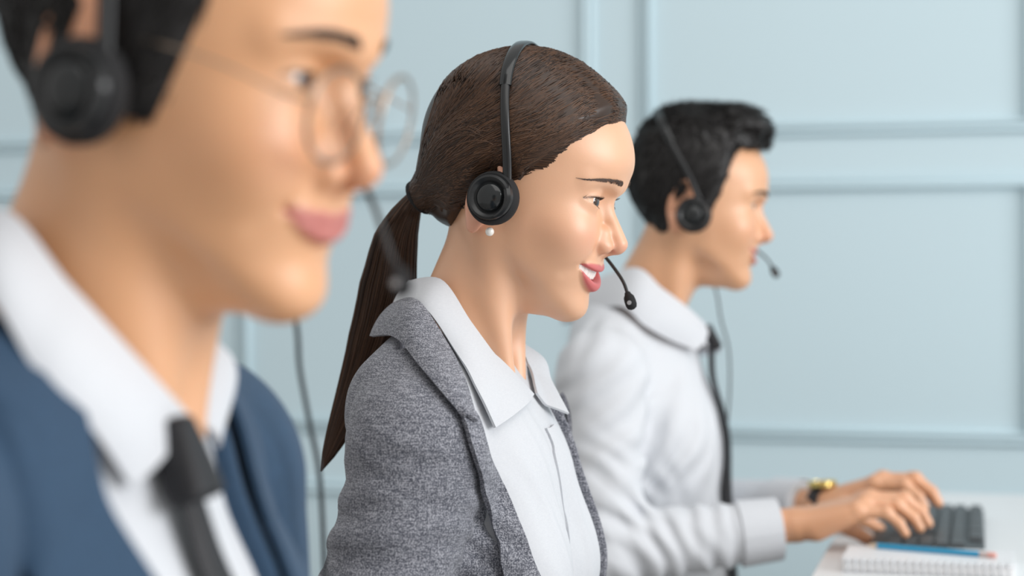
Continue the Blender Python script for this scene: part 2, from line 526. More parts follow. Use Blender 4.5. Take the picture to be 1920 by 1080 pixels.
            gu = s.gap * np.maximum(1 - (yy / (s.mw * s.gapw)) ** 2, 0) ** s.gape
            ru = s.lipu * tp ** .55 + .0002; rl = s.lipl * tp ** .6 + .0002
            du = np.sqrt(((xx - xs + .0012) * .8) ** 2 + (zz - (mzc + gu * .35 + ru * .72)) ** 2 + np.maximum(yy - s.mw, 0) ** 2) - ru
            dl = np.sqrt(((xx - xs + .0020) * .8) ** 2 + (zz - (mzc - gu * .65 - rl * .75)) ** 2 + np.maximum(yy - s.mw, 0) ** 2) - rl
            f = smin(f, du, .0035); f = smin(f, dl, .0035)
            slit = np.maximum(np.abs(zz - (mzc - gu * .15)) - gu * .5 - .0004, np.abs(xx - xs) - .011)
            slit = np.maximum(slit, yy - s.mw * .97)
            f = smax(f, -slit, .0016)
            # corners of the mouth
            f = smax(f, -sph(AA, (s.xsurf(np.array([s.mw]), np.array([s.mz]))[0] + .003, s.mw + .001, s.mz + s.smile), .0028), .004)
            # nostrils
            f = smax(f, -ell(AA, (s.nt[0] - .0050, .0074, s.nt[2] - .0112), (.0060, .0036, .0046)), .0022)
            # eye opening
            op, _, _ = s.eye_rel(Q)
            rr = np.sqrt((((AA - e) / np.array([1, s.eye_e, 1.0])) ** 2).sum(1))
            f = smax(f, -np.maximum(np.maximum(op, s.eye_r * .955 - rr), e[0] - xx), .0011)
            d = d.copy(); d[near] = f
        en = (x < .03) & (x > -.055) & (ya > .05) & (z > -.06) & (z < .04)
        if en.any():
            d = d.copy(); d[en] = smin(d[en], s.ear_sdf(A[en]), .005)
        return d
    def masks(s, P):
        x, y, z = P.T; ya = np.abs(y)
        mzc = s.mouth_z(ya); t = np.minimum(ya / s.mw, 1.); tp = np.maximum(1 - t ** 2, 0)
        gu = s.gap * np.maximum(1 - (ya / (s.mw * s.gapw)) ** 2, 0) ** s.gape
        ru = s.lipu * tp ** .55; rl = s.lipl * tp ** .6
        top = mzc + gu * .35 + ru * 1.75 - .0012 * np.exp(-(ya / .004) ** 2); bot = mzc - gu * .65 - rl * 1.8
        lip = sstep(-.0012, .0010, np.minimum(top - z, z - bot)) * sstep(0, .002, s.mw - ya) * (x > .05)
        xs = s.xsurf(ya, z)
        blush = .55 * np.exp(-(((ya - .042) / .02) ** 2 + ((z + .033) / .018) ** 2)) * (x > .02) + \
            .8 * np.exp(-(((ya) / .016) ** 2 + ((z - s.nt[2] + .004) / .010) ** 2)) * (x > .085)
        ear = np.exp(-((s.ear_sdf(np.stack([x, ya, z], 1))) / .004) ** 2) * (x < .02) * (ya > .06)
        blush = np.clip(blush + .8 * ear, 0, 1)
        op, up, tt = s.eye_rel(P)
        rr = np.sqrt(((np.stack([x, ya, z], 1) - np.array(s.eye)) ** 2).sum(1))
        dark = sstep(.0015, .0003, np.abs(up - .0003)) * (np.abs(tt) < 1.02) * (rr < s.eye_r + .004) * (x > s.eye[0]) * .85
        nost = ell(np.stack([x, ya, z], 1), (s.nt[0] - .0050, .0074, s.nt[2] - .0112), (.0060, .0036, .0046))
        dark = np.maximum(dark, sstep(.0006, -.0008, nost) * (x > .08) * .6)
        return dict(lip=lip, blush=blush, dark=dark)

def head_mesh(H, h, lo=(-.135, -.105, -.26), hi=(.125, .105, .135)):
    v, q = surface(H.skin, lo, hi, h)
    return v, q, H.masks(v)

# ---- small parts of a face
def eyeballs(H, parent, look, iris_col=(.035, .018, .010)):
    key = 'iris' + parent.name
    m = mat('eye_' + parent.name, (.85, .83, .81), .12)
    tc = N(m, 'ShaderNodeAttribute', attribute_name='iris'); f = tc.outputs['Fac']
    c = ramp(m, f, [(0, (.006, .004, .004)), (.36, (.008, .005, .004)), (.42, iris_col), (.86, tuple(v * 1.6 for v in iris_col)), (.95, (.02, .012, .01)), (1.0, (.80, .78, .76))])
    L(m, c, bsdf(m).inputs['Base Color'])
    bsdf(m).inputs['Coat Weight'].default_value = .6; bsdf(m).inputs['Coat Roughness'].default_value = .05
    for sg in (-1, 1):
        e = np.array(H.eye) * np.array([1, sg, 1])
        d = np.array(look, float); d /= np.linalg.norm(d)
        r = H.eye_r
        # sphere poles along the gaze
        z_ = d; x_ = np.cross([0, 0, 1], z_); x_ /= np.linalg.norm(x_); y_ = np.cross(z_, x_)
        R = np.stack([x_, y_, z_], 1)
        th = np.concatenate([np.linspace(0, .62, 16), np.linspace(.66, math.pi, 16)])
        prof = []
        for t in th:
            bulge = .0009 * max(0, 1 - (t / .52) ** 2)
            prof.append(((r + bulge) * math.sin(t), (r + bulge) * math.cos(t)))
        sides = 32; a = np.arange(sides) / sides * 2 * math.pi; prof = np.array(prof)
        v = np.stack([prof[:, 0][:, None] * np.cos(a), prof[:, 0][:, None] * np.sin(a), np.repeat(prof[:, 1][:, None], sides, 1)], -1).reshape(-1, 3)
        iris = np.repeat(np.clip(th / .50, 0, 1.2) * .95, sides)
        f_ = [(i * sides + j, i * sides + (j + 1) % sides, (i + 1) * sides + (j + 1) % sides, (i + 1) * sides + j) for i in range(len(th) - 1) for j in range(sides)]
        link_mesh('eyeball', H.fr.to((v @ R.T) * np.array([1, 1.16, 1]) + e), [q[::-1] for q in f_][:0] + f_, m, parent, attrs=dict(iris=iris))

def brows(H, parent, m, z0=.0195, arch=.004, y0=.012, y1=.050, thick=.0042, n=420, tail=-.001, seed=1, rad=.00022):
    r = np.random.RandomState(seed)
    P = []
    for sg in (-1, 1):
        t = r.uniform(0, 1, n) ** 1.0
        hw = thick * (.75 + .45 * np.sin(np.clip(t * 1.7, 0, 1.57))) * (1 - .72 * t ** 1.8)
        s_ = r.uniform(-1, 1, n)
        yy = y0 + (y1 - y0) * t
        zz = z0 + arch * np.sin(np.pi * np.clip(t * .85 + .05, 0, 1)) + (tail) * t + hw * .5 * s_
        ln = r.uniform(.004, .0065, n) * (1 - .3 * t)
        ang = np.radians(62) * (1 - t) ** 1.6 - np.radians(14) * t - s_ * .35
        T = 5; uu = np.linspace(0, 1, T)
        Y = yy[:, None] + ln[:, None] * np.cos(ang)[:, None] * uu; Z = zz[:, None] + ln[:, None] * np.sin(ang)[:, None] * uu * (1 - .3 * uu)
        X = np.full_like(Y, .11)
        Q = np.stack([X, Y * sg, Z], -1).reshape(-1, 3)
        # bring the root points onto the face by marching along -x
        for _ in range(14): Q[:, 0] -= np.clip(H.skin(Q), -.01, .02) * .9
        Q[:, 0] += np.tile(.0003 + .0009 * np.sin(uu * 2.6), n)
        P = Q.reshape(n, T, 3)
        strands('eyebrow', H.fr.to(P.reshape(-1, 3)).reshape(P.shape), rad * np.array([1, 1, .9, .7, .25]), m, parent)

def lashes(H, parent, m, ln=.0042, n=46, rad=.00014, low=True):
    e = np.array(H.eye)
    for sg in (-1, 1):
        P = []
        for up in ((1, 0) if low else (1,)):
            t = np.linspace(-.92, 1.0, n if up else n // 2)
            y = t * H.eye_w - .0005
            tilt = H.eye_tilt * y
            z = (H.eye_u * np.maximum(1 - np.abs(t) ** 2.2, 0) if up else -H.eye_l * np.maximum(1 - t ** 2, 0)) + tilt
            R = H.eye_r + .0008
            x = np.sqrt(np.maximum(R * R - y * y - z * z, 1e-6))
            root = np.stack([x, y, z], 1)
            out = np.stack([np.full(len(t), 1.), t * .75, np.full(len(t), .05 if up else -.35)], 1); out /= np.linalg.norm(out, axis=1)[:, None]
            l_ = (ln * (.75 + .35 * np.maximum(t, 0)) if up else ln * .4) * np.ones(len(t))
            T = 5; uu = np.linspace(0, 1, T)
            pts = root[:, None] + out[:, None] * (l_[:, None] * uu)[..., None]
            pts[:, :, 2] += (l_[:, None] * .55 * uu ** 2) * (1 if up else -.6)
            pts = pts + e; pts[:, :, 1] *= sg
            P.append(pts)
        P = np.concatenate(P)
        strands('eyelashes', H.fr.to(P.reshape(-1, 3)).reshape(P.shape), rad * np.array([1.2, 1, .8, .55, .2]), m, parent)

def teeth(H, parent, m, mg):
    """a curved row of upper teeth and the dark inside of the mouth behind it"""
    ws = np.array([.0086, .0068, .0076, .0070, .0068]); ed = np.concatenate([[0], np.cumsum(ws)])
    yy = np.linspace(-ed[-1], ed[-1], 150); ya = np.abs(yy)
    k = np.clip(np.searchsorted(ed, ya, side='right') - 1, 0, 4); u = (ya - ed[k]) / ws[k] * 2 - 1
    xs = H.xsurf(ya, np.full_like(ya, H.mz)) - H.tooth_in
    zc = H.mouth_z(ya); hg = np.array([.0102, .0092, .0098, .0088, .0084])[k]
    rows = []
    for l_ in np.linspace(0, 1, 9):
        gr = .0011 * np.abs(u) ** 4
        rows.append(np.stack([xs - gr - .0012 * (l_ - .5) ** 2, yy, zc + H.tooth_top - hg * l_ + .0009 * np.abs(u) ** 5 * (l_ > .85)], 1))
    mb = MB(); mb.strip(np.stack(rows, 1), .0022)
    link_mesh('teeth', H.fr.to(np.concatenate(mb.v)), mb.f, m, parent)
    mb = MB(); g = []
    for k in np.linspace(-1, 1, 21):
        y1 = k * H.mw * .95; x1 = H.xsurf(np.array([abs(y1)]), np.array([H.mz]))[0] - .0125
        g.append([(x1, y1, H.mouth_z(np.array([abs(y1)]))[0] + dz) for dz in np.linspace(-.014, .010, 6)])
    mb.strip(np.array(g), .001)
    link_mesh('mouth_lining', H.fr.to(np.concatenate(mb.v)), mb.f, mg, parent)
# ------------------------------------------------------------------ people: frames in the room
W_BODY = Frame((-.050, 1.675, CZ - .094), rotz(YAW))
R_BODY = Frame((.168, 2.555, CZ - .097), rotz(YAW))
L_BODY = Frame((-.238, .968, CZ - .105), rotz(YAW))
dg = math.radians
W_HEAD = Frame((.0137, 1.6613, CZ + .0955), rotz(dg(-16.0)) @ roty(dg(15.4)) @ rotx(dg(1.2)), .93)
R_HEAD = Frame((.259, 2.53, CZ + .1223), rotz(dg(-7.9)) @ roty(dg(9)) @ rotx(dg(.8)), .96)
L_HEAD = Frame((-.1656, .9498, CZ + .1199), rotz(dg(-20)) @ roty(dg(12.7)) @ rotx(dg(3.0)), 1.03)

M_SKIN_W = skin_mat('skin_fair', (.73, .395, .225), (.56, .095, .09), (.72, .32, .20))
M_SKIN_R = skin_mat('skin_light_tan', (.72, .375, .195), (.54, .17, .13), (.70, .31, .17))
M_SKIN_L = skin_mat('skin_tan', (.73, .365, .17), (.52, .14, .11), (.71, .30, .15))
M_HAIR_W = hair_mat('hair_dark_brown', (.020, .0095, .005), (.105, .050, .025), .38)
M_HAIR_B = hair_mat('hair_black', (.006, .005, .005), (.018, .015, .014), .45)
M_BROW_W = mat('brow_brown', (.12, .082, .066), .75)
M_BROW_B = mat('brow_black', (.02, .014, .011), .6)
M_TOOTH = mat('tooth_enamel', (.83, .80, .75), .22)
M_MOUTH = mat('mouth_inside', (.16, .03, .03), .5)

def person(frame, label):
    return thing('person', (frame.o[0], frame.o[1], 0), label, 'person', 'people in the row')
P_W = person(W_BODY, 'person in a grey blazer over a white shirt, long ponytail down the back')
P_R = person(R_BODY, 'person in a white shirt and narrow black tie typing on the keyboard')
P_L = person(L_BODY, 'person in a navy suit and black tie wearing round glasses, closest to the camera')

def make_head(B, F, base=(-.012, 0, .02), notch=(.058, 0, -.015), **kw):
    H = Head(F, F.inv(B.to(base)), **kw)
    H.notch = F.inv(B.to(notch))
    return H
FEM = dict(zt=(.080, .062, .047, .032, .018, .006, -.006, -.020, -.035, -.048, -.058, -.066, -.078, -.088, -.098, -.106, -.113, -.120),
           xf=(.076, .089, .0955, .0965, .0930, .0875, .0840, .0845, .0875, .0915, .0925, .0910, .0880, .0860, .0865, .0855, .081, .068),
           w=(.060, .066, .0685, .069, .069, .0695, .070, .070, .0685, .066, .0635, .061, .056, .051, .045, .040, .034, .026))
H_W = make_head(W_BODY, W_HEAD, **FEM, brow=.0, nt=(.1045, 0, -.034), ntr=.0088, nb=(.0800, 0, .001), nbr=.0058, ala=(.0935, .0122, -.039), alar=.0074,
                mz=-.0690, mw=.033, smile=.0075, gap=.0095, gapw=1.0, gape=.42, lipu=.0046, lipl=.0060, neck_r=(.046, .049), ear=(-.016, .074, -.016), ear_s=1.06,
                cheek=(.062, .037, -.032), eye_u=.0050, eye_l=.0030, eye_tilt=.14, eye_w=.0172, eye_e=1.34, eye_r=.0134, fh_c=(.026, 0, .048), fh_r=(.066, .060, .050), chin_r=(.015, .018, .013),
                chin=(.0715, 0, -.1055), eye=(.0688, .0322, 0))
H_R = make_head(R_BODY, R_HEAD, mz=-.0675, mw=.030, smile=.009, gap=.0065, gapw=.85, lipu=.0042, lipl=.0056,
                nt=(.1045, 0, -.036), xf=tuple(v + .002 for v in Head.D['xf']), eye_u=.0042, eye_l=.0026, ear=(-.020, .0765, -.010), ear_s=1.08, eye_tilt=.12)
H_L = make_head(L_BODY, L_HEAD, base=(-.004, 0, .04), notch=(.068, 0, .02), mz=-.0675, mw=.033, smile=.007, gap=0., lipu=.0042, lipl=.0054, neck_r=(.056, .060),
                nt=(.1040, 0, -.036), xf=tuple(v + .001 for v in Head.D['xf']), eye_u=.0048, eye_l=.0030, ear=(-.021, .0770, -.008), ear_s=1.14, eye_tilt=.12)

# ------------------------------------------------------------------ hair
def hair_region_woman(P):
    x, y, z = P.T
    a = (x - .0153) * -.766 + (z - .0005) * .643
    zl = np.interp(x, [-.13, -.09, -.055, -.040, -.022, .0, .0153], [-.085, -.085, -.070, -.035, -.004, .0, .0])
    return np.where(x > .0153, a, np.minimum(a + .004, (z - zl) * .75 + .002))
def woman_flow(P):
    d = H_W.base(P); hd = hair_region_woman(P)
    t = -.003 + .0135 * sstep(-.002, .020, hd)
    c = d - t
    nk = cone(P, (-.05, 0, -.005), (-.100, 0, -.037), .050, .015)
    nk = smax(nk, -(hd + .004), .01)
    return smin(c, nk, .035)
def woman_cap(P): return smax(woman_flow(P), -(hair_region_woman(P) + .006), .004)
def short_region(P, front=0.):
    x, y, z = P.T
    xb = np.interp(z, [-.042, -.036, -.030, -.014, .012, .034, .055, .070, .080, .086, .12], [-.02, .014, .024, .029, .037, .043, .045, .048, .056, .10, .25]) + front
    a = (xb - x) * .8
    zl = np.interp(x, [-.12, -.06, -.035, -.024, .01], [-.080, -.085, -.070, -.036, -.036])
    return np.minimum(a, (z - zl) * .8)
def quiff_noise(P):
    return .0055 * noise(P * np.array([1, 1.4, .6]), 26, 0, 6) + .002 * noise(P, 55, 6, 6)
def cap_r(P):
    hd = short_region(P); z = P[:, 2]
    t = -.003 + (.0085 + .010 * sstep(.05, .11, z)) * sstep(-.002, .014, hd)
    c = H_R.base(P) - t
    q = ell(P, (.042, 0, .116), (.047, .058, .024))
    c = smin(c, q, .02)
    return smax(c + quiff_noise(P) * sstep(.06, .10, z), -(np.maximum(hd, (z - .098) * 2) + .005), .003)
def region_l(P): return short_region(P, .006)
def cap_l(P):
    hd = region_l(P); z = P[:, 2]
    t = -.003 + (.009 + .012 * sstep(.05, .11, z)) * sstep(-.002, .014, hd)
    return smax(H_L.base(P) - t + .6 * quiff_noise(P) * sstep(.05, .10, z), -(hd + .005), .003)

def build_cap(H, f, name, m, parent, h=.0025):
    v, q = surface(f, (-.15, -.12, -.13), (.13, .12, .17), h)
    rr = .5 + .0 * v[:, 0]
    return link_mesh(name, H.fr.to(v), q, m, parent, attrs=dict(tone=rr * .3))

def short_strands(H, f, region, m, parent, n, seed, ln, lift, front):
    r = np.random.RandomState(seed)
    v = r.normal(size=(n * 3, 3)); v /= np.linalg.norm(v, axis=1)[:, None]
    P = np.array([-.005, 0, .035]) + v * np.array([.11, .09, .11])
    P = project(f, P, 0, 6, .002); P = P[region(P) > .002][:n]
    x, y, z = P.T
    top = sstep(.06, .105, z)[:, None]
    side = np.stack([-.55 + 0 * x, .25 * np.sign(y) * 0, -.85 + 0 * x], 1)
    tp = np.stack([np.full_like(x, front), .15 * np.sign(y), .25 + 0 * x], 1)
    d = side * (1 - top) + tp * top + r.normal(size=P.shape) * .28
    T = 6; uu = np.linspace(0, 1, T)
    l_ = (ln[0] * (1 - top[:, 0]) + ln[1] * top[:, 0]) * r.uniform(.6, 1.2, len(P))
    pts = P[:, None] + d[:, None] * (l_[:, None] * uu)[..., None]
    pts = project(f, pts.reshape(-1, 3), 0, 4, .002).reshape(pts.shape)
    g = grad(f, pts.reshape(-1, 3), .002); g /= np.linalg.norm(g, axis=1)[:, None] + 1e-9
    up = (.0006 + (lift[0] * (1 - top) + lift[1] * top * r.uniform(.1, 1, top.shape)) * uu ** 2)
    pts = pts + g.reshape(pts.shape) * up[..., None]
    return strands('hair_strands', H.fr.to(pts.reshape(-1, 3)).reshape(pts.shape), .0006 * np.array([1, 1, 1, .9, .7, .3]), m, parent)

def woman_hair():
    r = np.random.RandomState(3)
    hair = build_cap(H_W, woman_cap, 'hair', M_HAIR_W, P_W, .0025)
    tie = np.array([-.100, 0, -.037]); n = 9000
    # roots along the parting and the hairline on either side
    s = r.uniform(0, 1, n); side = np.where(r.uniform(size=n) < .72, -1., 1.)
    k = r.uniform(size=n) < .42
    yp = .016
    part = np.stack([.094 - .20 * s ** 1.35, yp + r.normal(size=n) * (.0035 + .028 * sstep(.45, .9, s)), .09 + 0 * s], 1)
    sl = s ** .75 * 1.06
    lin = np.stack([.0153 + .072 * sl, side * .09, .0005 + .0845 * sl], 1)
    mid = np.stack([np.where(r.uniform(size=n) < .5, -.02, .0) + .06 * r.uniform(-1, 1, n), side * .1, .02 + .09 * r.uniform(size=n)], 1)
    kind = r.uniform(size=n)
    nape = np.stack([-.030 - .05 * s, side * .07, -.035 - .04 * s], 1)
    root = np.where((kind < .40)[:, None], part, np.where((kind < .66)[:, None], lin, np.where((kind < .84)[:, None], mid, nape)))
    root = project(woman_flow, root, -.001, 8, .002)
    # pull points found on the wrong side of the hairline back into the hair
    hd = hair_region_woman(root); root[:, 0] -= np.maximum(.001 - hd, 0); root[:, 2] += np.maximum(.001 - hd, 0)
    root = project(woman_flow, root, -.001, 4, .002)
    fx = np.clip((root[:, 0] + .05) / .14, 0, 1)
    fx = np.where((kind >= .40) & (kind < .66), np.maximum(fx, .92), fx)
    ctrl = np.stack([-.062 + .066 * fx + r.normal(size=n) * .006, side * (.098), .066 - .062 * fx + r.normal(size=n) * .008], 1)
    nk_ = (kind >= .84)[:, None]; ctrl = np.where(nk_, root * .5 + tie * .5 + np.stack([0 * s, side * .03, 0 * s], 1), ctrl)
    T = 14; u = np.linspace(0, 1, T)[None, :, None]
    end = tie + np.stack([0 * s, r.normal(size=n) * .006 + side * .004, r.normal(size=n) * .006], 1)
    pts = (1 - u) ** 2 * root[:, None] + 2 * u * (1 - u) * ctrl[:, None] + u ** 2 * end[:, None]
    sh = pts.shape
    ramp_ = sstep(0, .12, np.linspace(0, 1, T))[None]
    jit = -.0010 * (1 - ramp_) + (r.uniform(.0001, .0012, n)[:, None] + .0005 * noise(root, 60)[:, None]) * ramp_
    pts = project(woman_flow, pts.reshape(-1, 3), 0, 5, .002).reshape(sh)
    g = grad(woman_flow, pts.reshape(-1, 3), .002); g /= np.linalg.norm(g, axis=1)[:, None] + 1e-9
    pts = pts + g.reshape(sh) * jit[..., None]
    tp = np.ones(T); tp[0] = .5; tp[-1] = .7
    strands('hair_strands', H_W.fr.to(pts.reshape(-1, 3)).reshape(sh), .0005 * tp, M_HAIR_W, P_W)
    # a few loose fly-away hairs
    # ponytail
    cps = [(792, 364), (770, 388), (742, 452), (726, 540), (700, 640), (662, 742), (624, 832), (601, 884)]
    dep = [1.69, 1.70, 1.715, 1.725, 1.73, 1.73, 1.725, 1.72]
    c = np.array([px(a, b, d) for (a, b), d in zip(cps, dep)])
    c[0] = H_W.fr.to(tie)
    wid = np.array([14, 22, 42, 52, 46, 30, 14, 1]) / 2000.
    T = 22; C = spline(c, T); Wd = np.interp(np.linspace(0, 1, T), np.linspace(0, 1, len(wid)), wid)
    tg = np.gradient(C, axis=0); tg /= np.linalg.norm(tg, axis=1)[:, None]
    N1 = np.cross(tg, np.array([0, 1., 0])); N1 /= np.linalg.norm(N1, axis=1)[:, None]; N2 = np.cross(tg, N1)
    n = 2000; a = r.uniform(0, 6.283, n); rr = np.sqrt(r.uniform(size=n))
    wob = r.normal(size=(n, 1)) * .14 * np.linspace(0, 1, T)[None] ** 2
    o1 = (rr * np.cos(a))[:, None] + wob; o2 = (rr * np.sin(a))[:, None] * .62 + wob * .3
    pts = C[None] + (o1 * Wd)[..., None] * N1[None] + (o2 * Wd)[..., None] * N2[None]
    pony = strands('ponytail', pts, .0006 * np.concatenate([np.ones(T - 4), [.9, .7, .5, .2]]), M_HAIR_W, P_W)
    mb = MB(); v = []
    for i in range(T):
        aa = np.arange(14) / 14 * 6.283
        v.append(C[i] + .82 * Wd[i] * (np.cos(aa)[:, None] * N1[i] + .6 * np.sin(aa)[:, None] * N2[i]))
    v = np.concatenate(v); f = [(i * 14 + j, i * 14 + (j + 1) % 14, (i + 1) * 14 + (j + 1) % 14, (i + 1) * 14 + j) for i in range(T - 1) for j in range(14)]
    link_mesh('ponytail_core', v, np.array(f), M_HAIR_W, pony, attrs=dict(tone=np.zeros(len(v))))
    # hair tie
    mb = MB(); R = np.stack([N1[0], N2[0], tg[0]], 1)
    for k in range(3):
        a = np.linspace(0, 6.283, 25)
        ring = C[0] + tg[0] * (.004 * (k - 1) + .002) + .0150 * (np.cos(a)[:, None] * N1[0] + .9 * np.sin(a)[:, None] * N2[0])
        mb.tube(ring, .0030, 8)
    mb.build('hair_tie', mat('hair_tie_black', (.006, .006, .007), .8), P_W)
def face(H, P, ms, mbrow, h, look, brow_kw={}, lash_kw={}):
    v, q, mk = head_mesh(H, h)
    body = link_mesh('body', H.fr.to(v), q, ms, P, attrs=mk)
    eyeballs(H, P, look); brows(H, P, mbrow, **brow_kw); lashes(H, P, M_BROW_B, **lash_kw)
    if H.gap > 0: teeth(H, P, M_TOOTH, M_MOUTH)
    return body
B_W = face(H_W, P_W, M_SKIN_W, M_BROW_W, .0014, (1, -.12, -.02), dict(z0=.0215, arch=.0035, thick=.0050, tail=-.003, y0=.013, y1=.056, n=300), dict(ln=.0055))
B_R = face(H_R, P_R, M_SKIN_R, M_BROW_B, .0018, (1, 0, -.1), dict(z0=.0195, thick=.006, n=300, rad=.0003))
B_L = face(H_L, P_L, M_SKIN_L, M_BROW_B, .0022, (1, 0, -.05), dict(z0=.021, thick=.0065, n=350, rad=.0003))
woman_hair()
build_cap(H_R, cap_r, 'hair', M_HAIR_B, P_R)
short_strands(H_R, cap_r, short_region, M_HAIR_B, P_R, 3400, 4, (.016, .028), (.0015, .009), .7)
build_cap(H_L, cap_l, 'hair', M_HAIR_B, P_L)
short_strands(H_L, cap_l, region_l, M_HAIR_B, P_L, 3000, 5, (.018, .03), (.0015, .004), .5)
# ------------------------------------------------------------------ bodies and clothes (body frame: x forward, y left, z up, origin between the shoulder joints)
class Body:
    def __init__(s, B, sj=.165, chest=(.105, .150, .19), belly=(.105, .145, .21), bust=None, pec=(.050, .062, -.115, .058, .075, .075),
                 arms=(), sh_r=.056, trap=.046, lean=0., drop=0., upper=None, trapx=-.036, shx=0., cx=0.):
        s.trapx = trapx; s.shx = shx; s.cx = cx
        s.drop = drop; s.upper = upper
        s.B = B; s.sj = sj; s.chest = chest; s.belly = belly; s.bust = bust; s.pec = pec; s.arms = arms; s.sh_r = sh_r; s.trap = trap; s.lean = lean
    def torso(s, P):
        P = P.copy(); P[:, 0] += s.lean * P[:, 2]
        x, y, z = P.T; A = np.stack([x, np.sqrt(y * y + 1e-6), z], 1)
        d = ell(P, (-.002 + s.cx, 0, -.14), s.chest)
        d = smin(d, ell(P, (.0, 0, -.36), s.belly), .06)
        d = smin(d, ell(P, (.0, 0, -.52), (.125, .165, .12)), .06)
        d = smin(d, cone(A, (-.014 + s.shx, .06, .010 - s.drop), (-.010 + s.shx, s.sj, -.014 - s.drop), .046, s.sh_r), .045)
        d = smin(d, cone(A, (s.trapx, .0, .052 - s.drop), (-.016, .105, .010 - s.drop), s.trap, .040), .03)
        if s.upper is not None: d = smin(d, ell(P, s.upper[:3], s.upper[3:]), .03)
        p = s.pec
        d = smin(d, ell(A, p[:3], p[3:]), .04)
        if s.bust is not None: d = smin(d, ell(A, s.bust[:3], s.bust[3:]), .035)
        return d
    def arm(s, P):
        d = np.full(len(P), 9.)
        for ch in s.arms:
            for i in range(len(ch) - 1):
                (a, ra), (b, rb) = ch[i], ch[i + 1]
                d = smin(d, cone(P, a, b, ra, rb), .02)
        return d
    def hit(s, f, pts, off=0., t0=.3):
        """points where the sight lines through image positions meet the surface f = off"""
        pts = np.asarray(pts, float)
        o = s.B.inv(np.array([0, 0, CZ])); d = np.stack([px(a, b, 1.) for a, b in pts]) - np.array([0, 0, CZ])
        d = d / np.linalg.norm(d, axis=1)[:, None] @ s.B.R
        t = np.full(len(pts), t0)
        for _ in range(140): t = np.minimum(t + np.clip(f(o + d * t[:, None]) - off, -.05, .08) * .5, 3.)
        P = o + d * t[:, None]
        return P, np.abs(f(P) - off) < .002

def fold_field(P, spec):
    """sum of soft cloth folds; spec: (centre, direction across the folds, wavelength, amplitude, reach)"""
    r = np.zeros(len(P))
    for c, dr, wl, am, rch in spec:
        q = P - np.asarray(c, float); dr = np.asarray(dr, float); dr = dr / np.linalg.norm(dr)
        u = q @ dr + .35 * wl * noise(P, .35 / wl, 3, 5)
        env = np.exp(-((q ** 2).sum(1)) / rch ** 2)
        w = np.sin(u / wl * 6.283)
        r += am * env * (np.abs(w) ** .7 * np.sign(w))
    return r

def conform(f, inner, outer, nU=40, nV=10, off=(.002, .004), it=6):
    a = spline(inner, nU); b = spline(outer, nU); v = np.linspace(0, 1, nV)
    g = a[:, None] * (1 - v)[None, :, None] + b[:, None] * v[None, :, None]
    o = np.repeat((off[0] + (off[1] - off[0]) * v)[None], nU, 0).reshape(-1)
    P = g.reshape(-1, 3)
    for _ in range(it):
        gr = grad(f, P, .0015); n2 = np.maximum((gr * gr).sum(1), .2)
        P = P - np.clip((f(P) - o) / n2, -.02, .02)[:, None] * gr
    return P.reshape(nU, nV, 3)

def loft3(A, Bm, C, nU=60, nV=14):
    """smooth sheet through three polylines"""
    a, b, c = spline(A, nU), spline(Bm, nU), spline(C, nU); v = np.linspace(0, 1, nV)[None, :, None]
    return a[:, None] * (2 * (v - .5) * (v - 1)) + b[:, None] * (-4 * v * (v - 1)) + c[:, None] * (2 * v * (v - .5))

def put(mb_or_grid, B, name, m, parent, th=.0018, sharp=50):
    mb = MB(); mb.strip(mb_or_grid, th)
    return link_mesh(name, B.to(np.concatenate(mb.v)), mb.f, m, parent, sharp=sharp)

M_BLAZER = mat('grey_linen_blazer', (.2, .2, .22), .9)
def _blazer(m):
    a = noise_tex(m, 1., 2, (1300, 1300, 80)); b = noise_tex(m, 1., 2, (80, 80, 1300)); c = noise_tex(m, 900, 1)
    s1 = N(m, 'ShaderNodeMath', operation='ADD'); L(m, a, s1.inputs[0]); L(m, b, s1.inputs[1])
    s2 = N(m, 'ShaderNodeMath', operation='MULTIPLY_ADD'); L(m, s1.outputs[0], s2.inputs[0]); s2.inputs[1].default_value = .5
    L(m, c, s2.inputs[2]); s3 = N(m, 'ShaderNodeMath', operation='MULTIPLY'); L(m, s2.outputs[0], s3.inputs[0]); s3.inputs[1].default_value = .5
    L(m, ramp(m, s3.outputs[0], [(.41, (.050, .054, .072)), (.50, (.135, .14, .165)), (.58, (.34, .345, .38))]), bsdf(m).inputs['Base Color'])
    bsdf(m).inputs['Sheen Weight'].default_value = .15
    bump(m, s1.outputs[0], .35, .0007)
_blazer(M_BLAZER)
M_NAVY = cloth_mat('navy_suit_wool', (.014, .042, .085), (.022, .062, .122), 1400, .8, .15, .06)
M_SHIRT = cloth_mat('white_cotton', (.60, .62, .655), (.64, .66, .69), 1800, .8, .06, .1)
M_SHIRT_W = cloth_mat('white_blouse_cotton', (.54, .555, .585), (.58, .595, .62), 1800, .8, .06, .1)
M_TIE = cloth_mat('black_tie_silk', (.008, .008, .010), (.014, .014, .017), 2200, .6, .1, .0)
M_TROUSER = cloth_mat('dark_trouser_wool', (.02, .022, .028), (.03, .033, .04), 1200, .85, .1, .1)
M_BUTTON = mat('button_pearl', (.75, .75, .76), .3)

